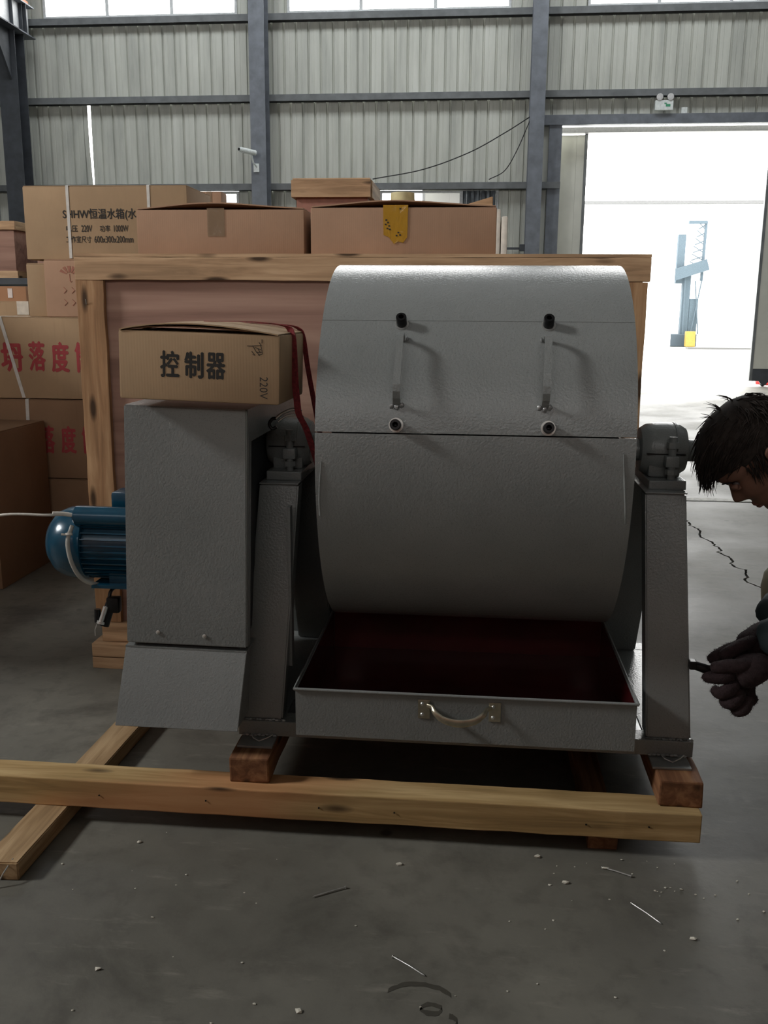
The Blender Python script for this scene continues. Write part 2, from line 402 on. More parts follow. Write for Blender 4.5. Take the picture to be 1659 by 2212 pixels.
# sliding door leaves hung outside the opening
DL = plain('door_leaf_sheet', (.55, .55, .50), .5, var=.08, scale=2)
def leaf(n, x0, x1):
    r = thing('door_%d' % n, None, None, ((x0+x1)/2, WY+.3, 0), kind='structure'); y = WY+.28
    k = x0; 
    while k < x1-.05:
        e = min(k+.45, x1); part('panel', MB().box(k, e, y, y+.05, .32, 4.40, .006), DL, r); k = e
    part('bottom_rail', MB().box(x0, x1, y-.01, y+.06, .10, .32), DARKST, r)
    part('edge_channel', MB().box(x0-.05, x0, y-.01, y+.06, .10, 4.42), GIRT, r); part('edge_channel', MB().box(x1, x1+.05, y-.01, y+.06, .10, 4.42), GIRT, r)
    for xw in (x0+.22, x1-.22):
        part('wheel_fork', MB().prism([(xw-.09, .10), (xw+.09, .10), (xw+.035, -.0+.03), (xw-.035, .03)], 1, y, y+.05), DARKST, r)
        part('wheel', MB().cyl((xw, y+.055, .045), (xw, y+.085, .045), .045), DARKST, r)
leaf(1, -1.0, 1.84); leaf(2, 5.08, 7.9)
part('trim_11', MB().box(-1.2, 8.0, WY+.22, WY+.42, 4.43, 4.52), plain('door_track', (.2, .2, .21), .5), kind='structure')
# things fixed on the back wall
t = thing('emergency_light', 'white emergency light with two round lamp heads above the open doorway', 'light', (3.09, 17.2, 4.70))
part('housing', MB().box(2.94, 3.24, 17.28, 17.36, 4.70, 4.86, .008), plain('white_plastic', (.72, .76, .75), .4), t)
for sx in (-.085, .095):
    part('lamp_head', MB().lathe([(.0, 0), (.035, 0), (.055, .05), (.055, .07), (.0, .075)], (3.09+sx, 17.33, 4.915), (0, -1, -.1), 20), plain('lamp_plastic', (.62, .62, .62), .25), t, 40)
    part('bracket', MB().box(3.08+sx, 3.10+sx, 17.30, 17.34, 4.85, 4.89), plain('white_plastic', (1, 1, 1)), t)
part('green_mark', MB().box(3.115, 3.19, 17.276, 17.279, 4.755, 4.795, .0).box(3.09, 3.13, 17.276, 17.279, 4.80, 4.815), plain('sign_green', (.05, .30, .16), .5), t)
t = thing('junction_box', 'small white junction box on cladding beside the emergency light', 'box', (3.44, 17.4, 4.66))
part('box_body', MB().box(3.40, 3.50, 17.38, 17.44, 4.66, 4.76, .006), plain('white_plastic', (1, 1, 1)), t)
part('cable', MB().tube([(3.45, 17.42, 4.66), (3.44, 17.43, 4.60), (3.46, 17.42, 4.54)], .006, 6), plain('grey_cable', (.12, .12, .12)), t)
t = thing('security_camera', 'small white security camera on a bracket on the blue-grey column', 'camera', (-4.0, 16.9, 3.75))
part('camera_body', MB().cyl((-4.13, 16.62, 4.02), (-3.93, 16.86, 4.0), .045, 16).cyl((-4.15, 16.60, 4.022), (-4.13, 16.62, 4.02), .036, 16), plain('white_plastic', (1, 1, 1)), t, 40)
part('lens', MB().cyl((-4.158, 16.59, 4.023), (-4.148, 16.602, 4.022), .024, 14), BLACK, t)
part('bracket', MB().tube([(-3.99, 16.8, 3.98), (-3.97, 16.86, 3.84), (-3.93, 16.97, 3.78)], .016, 8).box(-3.99, -3.89, 16.955, 16.98, 3.70, 3.84), plain('white_plastic', (1, 1, 1)), t)
CB = plain('black_cable', (.02, .02, .022), .6)
part('cable', MB().tube(smooth_catmull([(-1.9, 17.2, 3.6), (-1.0, 17.15, 3.75), (-.2, 17.12, 4.02), (.4, 17.1, 4.33), (.82, 17.08, 4.58)], 8), .009, 6), CB, label='long black cable sagging from the window head up to the column', cat='cable')
part('cable', MB().tube(smooth_catmull([(.15, 17.2, 3.58), (.42, 17.15, 3.72), (.62, 17.12, 4.05), (.82, 17.08, 4.52)], 8), .008, 6), CB, label='short black cable dropping steeply beside the column', cat='cable')
t = thing('latch_bracket', 'dark steel bar latch low beside the column near the doorway', 'bracket', (.6, 17.2, 2.35))
part('bar', MB().box(.45, .9, 17.12, 17.15, 2.39, 2.43), DARKST, t); part('clasp', MB().box(.72, .84, 17.09, 17.12, 2.36, 2.48, .01), DARKST, t)
# crane girder along the left wall
r = thing('crane_girder', 'painted steel crane girder with stiffeners and orange rail high along the wall', 'girder', (-8.1, 12, 6.0))
GX = -8.12
part('web', MB().box(GX-.008, GX+.008, 7, 17.3, 6.04, 6.52), plain('pale_girder', (.42, .44, .46), .4), r)  # web is paler than the flanges: window glow put into its colour
part('flange', MB().box(GX-.13, GX+.13, 7, 17.3, 6.02, 6.04), STEEL, r); part('flange', MB().box(GX-.13, GX+.13, 7, 17.3, 6.52, 6.54), STEEL, r)
for k in range(9): part('stiffener', MB().box(GX+.008, GX+.12, 7.4+k*1.2, 7.412+k*1.2, 6.04, 6.52), DARKST, r)
part('rail', MB().box(GX-.03, GX+.03, 7, 17.3, 6.54, 6.64), plain('orange_rail', (.50, .22, .13), .5), r)
t = thing('crane_bracket', 'dark steel bracket under the crane girder at the corner column', 'bracket', (-8.15, 16.5, 5.2))
part('gusset', MB().prism([(16.0, 6.0), (16.6, 6.0), (16.6, 5.2)], 0, -8.18, -8.14), DARKST, t)
part('top_plate', MB().box(-8.35, -7.95, 15.9, 16.6, 6.0, 6.02), DARKST, t)
part('wall_brace', MB().tube([(-8.0, 14.6, 4.35), (-7.55, 14.4, 5.05)], .05, 4), plain('pale_girder', (1, 1, 1)), label='pale diagonal steel brace beside the dark corner column', cat='brace')

# ------------------------------------------------------------------ outdoors
part('trim_12', MB().box(-60, 70, 17.9, 90, -.12, -.01), plain('yard_concrete', (.62, .62, .58), .8, var=.05, scale=.5), kind='structure')
t = thing('opposite_building', 'pale workshop building across the yard with a tall doorway', 'building', (8, 38, 0))
PB = plain('pale_facade', (.78, .80, .82), .8, var=.03); y = 38
part('facade', MB().box(-20, 7.62, y, y+.2, 0, 5.4).box(9.02, 30, y, y+.2, 0, 5.4).box(7.62, 9.02, y, y+.2, 5.0, 5.4), PB, t)
part('roof_edge', MB().box(-20, 30, y-.3, y+.2, 5.4, 5.5), plain('roof_edge', (.08, .082, .085), .7), t)
part('back_wall', MB().box(-20, 30, y+6, y+6.2, 0, 5.4), PB, t)
part('floor_strip', MB().box(8, 12.4, y-1.5, y-1.0, -.01, .06), plain('yard_kerb', (.06, .06, .06)), t)
t = thing('drill_rig', 'hazy blue lattice mast rig seen through the far doorway', 'rig', (8.5, 39.5, 0))
HB = plain('rig_blue', (.06, .085, .105), .8)
part('mast', MB().box(8.25, 8.55, 39.4, 39.7, .3, 3.2), HB, t)
part('boom', MB().box(-.85, .75, -.1, .1, -.22, .22, M=Matrix.Translation((8.4, 39.2, 3.0)) @ Matrix.Rotation(radians(-18), 4, 'Y')), HB, t)
lat = MB()
for k in range(6): lat.tube([(8.45+.05*k, 39.4, 3.1+.3*k), (8.95, 39.4, 3.25+.3*k)], .03, 4).tube([(8.95, 39.4, 3.1+.3*k), (8.45+.05*k, 39.4, 3.35+.3*k)], .025, 4)
part('lattice', lat.tube([(8.95, 39.4, 2.6), (8.98, 39.4, 4.9)], .07, 4), HB, t, kind='stuff')
part('cab', MB().box(7.95, 8.25, 39.4, 39.8, 2.5, 4.4, .02).box(8.56, 8.9, 39.4, 39.8, .6, 1.9, .02), HB, t, kind='stuff')
part('ladder', MB().tube([(8.35, 39.3, .5), (8.30, 39.3, 2.9)], .03, 4).tube([(8.65, 39.3, .5), (8.95, 39.3, 2.6)], .03, 4).tube([(8.95, 39.3, .5), (8.70, 39.3, 2.6)], .03, 4), HB, t, kind='stuff')
part('pulley', MB().box(8.3, 9.0, 39.3, 39.5, 4.8, 4.92), HB, t)
part('base_frame', MB().box(7.6, 8.9, 39.2, 39.8, 0, .5, .03), plain('rig_dark', (.03, .045, .06), .7), t)
part('yellow_bin', MB().box(8.35, 8.72, 38.6, 38.9, .02, .62, .02), plain('yellow_paint', (.22, .15, .02), .6), label='yellow box standing on the ground in the far doorway', cat='bin')
t = thing('traffic_cone', 'red cone lying flat on the ground just outside the doorway', 'cone', (5.5, 18.3, 0))
part('cone_body', MB().lathe([(.11, 0), (.11, .01), (.03, .32), (.0, .325)], (5.62, 18.3, .085), (-1, 0, -.16), 20), plain('red_plastic', (.62, .04, .04), .5), t, 40)
part('cone_base', MB().box(5.60, 5.63, 18.14, 18.46, 0, .30, .01), plain('red_plastic', (1, 1, 1)), t)

# ------------------------------------------------------------------ cartons and crates
def carton(label, x0, x1, y0, y1, z0, z1, mat=CARD1, group=None, name='carton', lid='flat', cat='box', bev=.006):
    t = thing(name, label, cat, ((x0+x1)/2, (y0+y1)/2, z0), group=group)
    part('carton_body', MB().box(x0, x1, y0, y1, z0, z1-.004, bev), mat, t, 40)
    ym = (y0+y1)/2
    if lid == 'flat':
        part('flap', MB().box(x0+.003, x1-.003, y0+.003, ym-.002, z1-.004, z1, .001), mat, t)
        part('flap', MB().box(x0+.003, x1-.003, ym+.002, y1-.003, z1-.004, z1, .001), mat, t)
    elif lid == 'bowed':   # flap edges curling up along the front
        for ya, yb, s in ((y0+.002, ym-.002, 1), (ym+.002, y1-.002, .6)):
            b = bmesh.new(); g = []
            for i in range(17):
                u = i/16; zz = z1+.001+s*.016*sin(pi*u)**1.2*(1+.25*sin(5*u)); x = x0+.004+(x1-x0-.008)*u
                g.append([b.verts.new(q) for q in ((x, ya, zz), (x, yb, z1+.006*s*sin(pi*u)+.001), (x, yb, z1+.006*s*sin(pi*u)-.003), (x, ya, zz-.004))])
            for A, B in zip(g, g[1:]):
                for k in range(4): b.faces.new((A[k], B[k], B[(k+1) % 4], A[(k+1) % 4]))
            b.faces.new(g[0]); b.faces.new(g[-1][::-1]); part('flap', b, mat, t, 40)
    return t
def strap(parent, x, w, y0, y1, z0, z1, mat=STRAPW, lean=0.0, name='strap'):
    e = .002
    part(name, MB().ribbon([(x+lean, y0-e, z0+.004), (x+lean*.1, y0-e, z1), (x, y0+.01, z1+e), (x, y1, z1+e)], w, .0015, (1, 0, 0)), mat, parent)
SY = 4.6
# stack of cartons with red print
def red_box(label, x0, x1, z0, z1, chars):
    t = carton(label, x0, x1, SY, SY+.48, z0, z1, CARD1 if z1 > 1 else CARD3, 'red-printed cartons stacked beside the plywood crate')  # lower boxes take the darker card, their shade painted into the colour
    for c, a, e, za, zb in chars: text_part('print', c, a, e, za, zb, SY-.0012, INKR, t, .042)
    return t
G_RED = 'red-printed cartons stacked beside the plywood crate'
part('pallet', MB().box(-2.5, -1.85, SY+.02, SY+.46, 0, .03, .003).box(-2.5, -1.85, SY+.02, SY+.46, .03, .0305), REDWD, label='low wooden pallet board under the red-printed cartons', cat='pallet')
t = red_box('kraft carton with large red characters, topmost of its stack by the crate', -2.62, -1.86, .850, 1.262,
  [('坍', -2.425, -2.305, .985, 1.135), ('落', -2.275, -2.185, .99, 1.142), ('度', -2.155, -2.06, .985, 1.140), ('筒', -2.03, -1.935, .985, 1.140)])
strap(t, -2.425, .018, SY, SY+.48, .85, 1.262, lean=.11); strap(t, -2.50, .018, SY, SY+.48, .85, 1.262)
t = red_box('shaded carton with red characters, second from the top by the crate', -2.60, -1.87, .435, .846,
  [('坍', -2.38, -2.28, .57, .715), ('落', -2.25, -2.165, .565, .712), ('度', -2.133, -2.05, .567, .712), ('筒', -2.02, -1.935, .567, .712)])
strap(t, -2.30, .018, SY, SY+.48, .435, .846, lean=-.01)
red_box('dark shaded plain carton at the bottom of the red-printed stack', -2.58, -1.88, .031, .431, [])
# big carton on the floor in front of them
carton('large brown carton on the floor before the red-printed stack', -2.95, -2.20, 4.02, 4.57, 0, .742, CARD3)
# small cartons on top of the stack
t = carton('small carton with faded red umbrella print on the red-printed stack', -2.168, -1.80, 4.61, 4.98, 1.264, 1.545, CARD2)
fan = MB()
for k in range(5):
    a0, a1 = radians(160-k*29), radians(160-k*29-19)
    c = (-2.035, 1.470)
    fan.prism([(c[0]+.018*cos(a0), c[1]+.012*sin(a0)), (c[0]+.055*cos(a0), c[1]+.045*sin(a0)), (c[0]+.055*cos(a1), c[1]+.045*sin(a1)), (c[0]+.018*cos(a1), c[1]+.012*sin(a1))], 1, 4.6085, 4.6095)
fan.tube([(-2.035, 4.609, 1.475), (-2.035, 4.609, 1.44), (-2.03, 4.609, 1.435), (-2.024, 4.609, 1.44)], .0015, 4)
for k in range(2):
    for s in (0, .035): fan.tube([(-2.07+s*1.2, 4.609, 1.41-.06*k), (-2.055+s*1.2, 4.609, 1.395-.06*k), (-2.07+s*1.2, 4.609, 1.38-.06*k)], .0018, 4)
part('print', fan, INKF, t, kind='stuff')
carton('narrow plain carton behind the umbrella-printed carton', -2.275, -2.17, 4.64, 5.0, 1.264, 1.528, CARD1)
t = carton('large kraft carton with black lettering and two white straps', -2.285, -1.44, 4.68, 5.10, 1.548, 1.905, CARD1)
z = 4.6785
text_part('print', 'SHHW恒温水箱(水', -2.082, -1.700, 1.737, 1.795, z, INKB, t, .02)
for c_, a_, e_ in (('电压', -2.068, -2.008), ('220V', -1.989, -1.933), ('功率', -1.893, -1.839), ('1000W', -1.820, -1.745)): text_part('print', c_, a_, e_, 1.683, 1.715, z, INKB, t, .014)
for c_, a_, e_ in (('工作室尺寸', -2.072, -1.940), ('600x300x200mm', -1.924, -1.722)): text_part('print', c_, a_, e_, 1.630, 1.663, z, INKB, t, .014)
strap(t, -2.052, .015, 4.68, 5.1, 1.55, 1.905); strap(t, -1.635, .015, 4.68, 5.1, 1.55, 1.905)
part('carton_stand', MB().box(-1.79, -1.45, 4.72, 5.08, 1.30, 1.546, .004).box(-1.79, -1.45, 4.72, 5.08, 1.2985, 1.3), CARD3, label='plain brown carton supporting the lettered carton behind the crate', cat='box')
part('storage_platform', MB().box(-1.79, .6, 4.2, 5.6, 1.20, 1.298, .004).box(-1.7, -1.6, 4.25, 5.5, 0, 1.2).box(-.5, -.4, 4.25, 5.5, 0, 1.2).box(.45, .55, 4.25, 5.5, 0, 1.2), REDWD, label='rough wooden platform hidden behind the large plywood crate', cat='platform')
t = carton('small carton with clear tape behind the strapped carton', -1.58, -1.45, 5.36, 5.48, 1.30, 1.957, CARD2)
part('tape', MB().box(-1.535, -1.505, 5.357, 5.359, 1.85, 1.957), TAPEC, t)
# cartons on the big crate
TOPZ = 1.488
t = carton('wide plain carton with clear tape on top of the plywood crate', -1.172, -.588, 3.22, 3.62, TOPZ, 1.640, CARD2, lid='bowed')
part('tape', MB().box(-.922, -.862, 3.2180, 3.2190, 1.548, 1.640).box(-.922, -.862, 3.218, 3.6, 1.655, 1.656), TAPEC, t)
t = carton('wide plain carton with amber tape on top of the plywood crate', -.566, .058, 3.22, 3.62, TOPZ, 1.645, CARD2, lid='bowed')
part('tape', MB().prism([(-.320, 1.648), (-.236, 1.648), (-.238, 1.545), (-.252, 1.527), (-.268, 1.531), (-.282, 1.522), (-.300, 1.545), (-.318, 1.552)], 1, 3.2170, 3.2188), TAPEY, t)
mk = MB()
for (a, c) in ((-.309, 1.600), (-.303, 1.592), (-.311, 1.586), (-.299, 1.581), (-.305, 1.573), (-.297, 1.570), (-.262, 1.636), (-.268, 1.560), (-.262, 1.552), (-.274, 1.550)):
    mk.box(a-.003, a+.003, 3.2160, 3.2168, c-.0022, c+.0022)
part('tape_mark', mk, INKB, t, kind='stuff')
t = thing('tape_roll', 'pale yellow tape roll lying on the amber-taped carton', 'tape', (-.27, 3.45, 1.661))
part('roll', MB().lathe([(.024, 0), (.042, 0), (.044, .006), (.042, .05), (.024, .05), (.024, 0)], (-.272, 3.44, 1.662), (0, 0, 1), 28, closed=False), plain('cream_tape', (.66, .60, .34), .45), t, 40)
part('core', MB().lathe([(.020, .001), (.024, .001), (.024, .049), (.020, .049), (.020, .001)], (-.272, 3.44, 1.662), (0, 0, 1), 24, closed=False), CARD1, t, 40)
t = thing('wooden_case', 'wooden case with a pale slatted rim behind the cartons', 'case', (-.76, 5, 1.3))
part('case_body', MB().box(-.955, -.58, 5.02, 5.4, 1.30, 1.90), plain('reddish_board', (.36, .17, .125), .8), t)
part('rim_slat', MB().box(-.978, -.562, 4.99, 5.015, 1.880, 1.965, .002), PINE_XL, t)
part('rim_slat', MB().box(-.578, -.556, 5.02, 5.43, 1.880, 1.965, .002), PINE_Y, t)
part('rim_slat', MB().box(-.978, -.956, 5.02, 5.43, 1.880, 1.965, .002), PINE_Y, t)
part('lid_board', MB().box(-.97, -.565, 4.99, 5.43, 1.966, 1.974, .001), PINE_XL, t)
b = MB().hexa([(-.19, 4.3, 1.66), (.06, 4.3, 1.66), (.06, 4.6, 1.66), (-.19, 4.6, 1.66), (-.17, 4.3, 1.735), (.058, 4.3, 1.80), (.058, 4.6, 1.80), (-.17, 4.6, 1.735)], .003)
part('wooden_wedge', b, PINE_XL, label='tapered wooden lid board sloping up behind the amber-taped carton', cat='board')
part('carton_support', MB().box(-.22, .065, 4.28, 4.62, 1.30, 1.658, .004).box(-.22, .065, 4.28, 4.62, 1.2985, 1.30), CARD3, label='plain carton under the sloping lid board', cat='box')
for x0, x1, z1, lb in ((.066, .094, 1.742, 'thin pale foam board standing behind the amber-taped carton'), (.097, .125, 1.712, 'shorter pale foam board at the end of the cartons')):
    part('foam_board', MB().box(x0, x1, 4.25, 4.7, 1.299, z1, .009), plain('pale_foam', (.80, .76, .68), .7), None, 40, lb, cat='board')  # cartons whose bright side light is put into a pale colour
# far-left crates on a rack
t = thing('storage_rack', 'dark steel storage rack far behind the cartons', 'rack', (-3.7, 7.6, 0))
for x in (-4.6, -3.05):
    for y_ in (7.55, 8.5): part('post', MB().box(x-.03, x+.03, y_-.03, y_+.03, 0, 1.5), DARKST, t)
part('shelf', MB().box(-4.65, -3.0, 7.5, 8.55, 1.50, 1.55), DARKST, t)
def small_crate(label, x0, x1, y0, y1, z0, z1):
    t = thing('plywood_case', label, 'case', ((x0+x1)/2, (y0+y1)/2, z0))
    part('case_body', MB().box(x0+.02, x1-.02, y0+.02, y1-.02, z0+.01, z1-.004), PLY, t)
    for za, zb in ((z0, z0+.06), (z1-.07, z1)):
        part('rail', MB().box(x0, x1, y0, y0+.02, za, zb, .002), PINE_XL, t); part('rail', MB().box(x1-.02, x1, y0+.02, y1, za, zb, .002), PINE_Y, t)
small_crate('pale plywood case on the far rack, nearer the dark post', -4.35, -3.80, 7.6, 8.3, 1.552, 2.01)
small_crate('reddish plywood case on the far rack beside the lettered carton', -3.70, -3.10, 7.7, 8.3, 1.552, 2.00)
carton('orange-brown carton with white label below the far rack', -3.9, -3.20, 6.5, 6.95, .9, 1.46, card('orange_card', (.42, .22, .12)))
part('label_sticker', MB().box(-3.335, -3.300, 6.4965, 6.4985, 1.38, 1.445), plain('white_paper', (.7, .6, .55)), bpy.data.objects['carton.%03d' % (len([o for o in bpy.data.objects if o.name.startswith('carton') and o.type == 'EMPTY' and o.name[6:7] in ('', '.')])-1)])
part('carton', MB().box(-3.95, -3.15, 6.45, 7.0, 0, .898, .006).box(-3.95, -3.15, 6.45, 7.0, -.0, .0005), CARD3, label='tall brown carton under the white-labelled carton', cat='box')
t = carton('low carton with a clear-taped corner beside the narrow plain carton', -3.1, -2.545, 5.2, 5.6, .9, 1.345, CARD1)
part('tape', MB().box(-2.62, -2.55, 5.197, 5.199, 1.27, 1.345), plain('pale_tape', (.6, .55, .47), .4), t)
part('carton', MB().box(-3.15, -2.64, 5.18, 5.62, 0, .898, .006).box(-3.15, -2.64, 5.18, 5.62, 0, .0005), CARD3, label='brown carton standing under the clear-taped low carton', cat='box')

t = thing('plywood_case', 'tall unseen plywood box added out of view to shade the cartons', 'case', (-4.0, 3.2, 0))
part('case_body', MB().box(-4.6, -3.4, 2.3, 4.1, 0, 2.05, .01), PLY, t)  # unseen box added to shade the lower cartons and the floor
t = thing('plywood_case', 'very long unseen plywood box added behind the camera position as a light blocker', 'case', (0, -2.6, 0))
part('case_body', MB().box(-6.5, 6.5, -3.1, -2.1, 0, 2.68, .01), PLY, t)  # added out of view to keep the front light off low parts
# the big plywood crate
t = thing('plywood_crate', 'large pink plywood crate framed in pale timber behind the machine', 'crate', (-.4, 3.5, 0))
X0, X1, CY = -1.372, .556, 3.15
part('side_panel', MB().box(X0+.03, X1-.02, CY+.022, CY+.032, .08, TOPZ-.03), PLY, t)
part('side_panel', MB().box(X0+.03, X0+.04, CY+.034, 3.9, .08, TOPZ-.03), PLY, t); part('side_panel', MB().box(X1-.03, X1-.02, CY+.034, 3.9, .08, TOPZ-.03), PLY, t)
part('side_panel', MB().box(X0+.03, X1-.02, 3.9, 3.91, .08, TOPZ-.03), PLY, t)
part('lid', MB().box(X0, X1, CY, 3.93, TOPZ-.012, TOPZ-.001), PINE_XL, t)
def rough_plank(name, x0, x1, y0, y1, z0, z1, mat, parent, seed=0, axis=0, bev=.002, amp=.0015):
    m = MB().box(x0, x1, y0, y1, z0, z1, bev); n = 24
    bb = m.b; L = (x1-x0, y1-y0, z1-z0)[axis]; st = (x0, y0, z0)[axis]
    for i in range(1, n):
        pn = [0, 0, 0]; pn[axis] = 1; pc = [0, 0, 0]; pc[axis] = st+L*i/n
        bmesh.ops.bisect_plane(bb, geom=bb.verts[:]+bb.edges[:]+bb.faces[:], plane_co=pc, plane_no=pn)
    for v in bb.verts:
        q = noise.noise_vector(Vector((v.co.x*9, v.co.y*9+seed, v.co.z*9)))*amp*2; q[axis] = 0; v.co += q
    return part(name, m, mat, parent)
rough_plank('rail', X0, X1, CY-.001, CY+.02, TOPZ-.088, TOPZ-.013, PINE_XL, t, 1)
rough_plank('rail', X0+.02, X1-.01, CY+.001, CY+.02, .095, .17, PINE_XL, t, 1)
rough_plank('stile', X0+.001, X0+.098, CY, CY+.021, .172, TOPZ-.089, PINE_Z, t, 2, 2)
rough_plank('stile', X1-.10, X1-.006, CY, CY+.021, .172, TOPZ-.089, PINE_Z, t, 5, 2)
rough_plank('rail', X0+.001, X0+.022, CY+.022, 3.9, TOPZ-.088, TOPZ-.013, PINE_Y, t, 3, 1)
for a, c in ((0, .042), (.044, .094)): rough_plank('skid', X0-.01, X1, CY-.03, CY+.07, a, c, PINE_XL, t, a*50)
for a, c in ((0, .042), (.044, .094)): rough_plank('skid', X0-.01, X1, 3.80, 3.90, a, c, PINE_XL, t, a*50+3)
part('nail', MB().tube([(X0+.035, CY-.001, 1.318), (X0+.036, CY-.007, 1.335)], .0012, 6), CHROME, t)

# ------------------------------------------------------------------ timber skid under the machine
t = thing('timber_skid', 'rough pine timber skid carrying the grey machine above the floor', 'skid', (-.2, 2.4, 0))
rough_plank('beam', -1.62, .574, 2.088, 2.176, .046, .121, PINE_X, t, 4, 0, .003, .0012)
rough_plank('bearer', -.597, -.494, 2.124, 2.98, .1215, .1895, REDWD, t, 6, 1, .005)
rough_plank('bearer', .475, .580, 2.120, 2.98, .1215, .1895, REDWD, t, 8, 1, .005)
rough_plank('beam', -.66, .60, 2.85, 2.94, .046, .121, PINE_X, t, 14, 0, .003)
rough_plank('cross_timber', .310, .383, 2.112, 2.98, 0, .0455, REDWD, t, 11, 1, .003)
m = MB().hexa([(-1.114, 1.828, 0), (-1.024, 1.834, 0), (-.985, 3.0, 0), (-1.075, 3.0, 0), (-1.114, 1.828, .0455), (-1.024, 1.834, .0455), (-.985, 3.0, .0455), (-1.075, 3.0, .0455)], .003)
part('cross_timber', m, PINE_Y, t)
hl = MB()
for x, z_ in ((-.93, .083), (-.36, .083), (-.17, .082), (.30, .080), (.45, .083), (-.65, .085)): hl.cyl((x, 2.086, z_), (x, 2.0875, z_), .0022, 10)
part('nail_hole', hl, BLACK, t)
part('nail', MB().tube([(-1.043, 1.85, .046), (-1.05, 1.815, .030), (-1.062, 1.80, .004)], .0018, 6), CHROME, t)

# ------------------------------------------------------------------ the machine
M_ = thing('ball_mill', 'grey hammered-paint laboratory drum mill on A-frame legs with drawer', 'machine', (0, 2.56, .19))
CYc, CZ, RR, HW = 2.56, .967, .455, .3655
def arc_shell(a0, a1, r0, r1, x0, x1, n=60, nx=1):
    b = bmesh.new(); g = []
    for i in range(n+1):
        a = radians(a0+(a1-a0)*i/n); row = []
        for r in (r0, r1):
            for x in (x0, x1): row.append(b.verts.new((x, CYc-r*cos(a), CZ+r*sin(a)*(1 if sin(a) > 0 else 1.11))))
        g.append(row)   # in-x0,in-x1,out-x0,out-x1
    for A, B in zip(g, g[1:]):
        b.faces.new((A[2], A[3], B[3], B[2])); b.faces.new((A[1], A[0], B[0], B[1])); b.faces.new((A[0], A[2], B[2], B[0])); b.faces.new((A[3], A[1], B[1], B[3]))
    b.faces.new((g[0][0], g[0][1], g[0][3], g[0][2])); b.faces.new((g[-1][0], g[-1][2], g[-1][3], g[-1][1])); return b
lid = part('drum_lid', arc_shell(7.75, 172.2, RR-.004, RR, -HW, HW, 72), PAINT, M_, 30)
# lid side rim and end plates
for s in (-1, 1):
    part('lid_end_plate', MB().prism([(CYc-(RR-.0045)*cos(radians(a)), CZ+(RR-.0045)*sin(radians(a))) for a in range(8, 173, 4)], 0, s*(HW-.006), s*(HW-.001)), PAINT, M_)
    part('drum_end_plate', MB().prism([(CYc-(RR-.0055)*cos(radians(a)), CZ+(RR-.0055)*sin(radians(a))*(1 if sin(radians(a)) > 0 else 1.11)) for a in range(-187, 8, 5)], 0, s*(HW-.006), s*(HW-.001)), PAINT, M_)
part('drum_shell', arc_shell(-187.4, 7.35, RR-.005, RR-.001, -HW, HW, 80), PAINT, M_, 30)
part('lid_overlap_seam', arc_shell(43.4, 44.0, RR-.001, RR+.0008, -HW, HW, 2), PAINT, M_)
def surf(x, ang, off=0.0):
    a = radians(ang); return Vector((x, CYc-(RR+off)*cos(a), CZ+(RR+off)*sin(a)))
for x, a in ((-.175, 42.0), (.167, 42.0), (-.177, 10.0), (.168, 9.9)):
    n = (surf(x, a, 1)-surf(x, a)).normalized(); p = surf(x, a)
    part('washer', MB().lathe([(.009, 0), (.0168, 0), (.0168, .0025), (.009, .0025)], p-n*.001, n, 28), CHROME, lid, 40)
    bo = MB().lathe([(.0, .006), (.0064, .012), (.0064, .0275), (.0115, .0275), (.0124, .0262), (.0124, .002), (.0, .002)], p, n, 6*4)
    part('socket_bolt', bo, BLACK, lid, 35)
for xt, xb in ((-.1725, -.1765), (.164, .1595)):
    pts = []
    for a, off in ((36.0, .001), (36.4, .018), (35.8, .031), (34.6, .038), (32.6, .0385), (24, .0385), (20.5, .038), (18.8, .034), (17.3, .024), (15.8, .001)):
        u = (a-15.8)/(36.4-15.8); pts.append(surf(xb+(xt-xb)*u, a, off))
    part('handle', MB().ribbon(pts, .0165, .005, (1, 0, .0)), PAINT, lid)
    w = MB()
    for (dx, da) in ((-.012, 15.6), (.011, 15.8), (.0, 15.2)): w.blob(surf(xb+dx, da, .002), (.006, .005, .007), 2, .2)
    w.blob(surf(xt+(.013 if xt < 0 else -.013), 36.4, .002), (.004, .005, .006), 2, .2)
    part('weld_bead', w, plain('painted_weld', (.30, .31, .31), .25, .3), lid, 50)
# scratches and paint runs on the shell
part('paint_run', MB().tube([surf(-.350, -1, .0), surf(-.354, -7, .0008), surf(-.357, -13, .001), surf(-.357, -18, .0015)], [.001, .0025, .003, .0035], 6).tube([surf(.338, 3, .0), surf(.344, -5, .0008), surf(.352, -14, .001), surf(.355, -18, .0015)], [.001, .003, .003, .003], 6), PAINT, M_, 60)
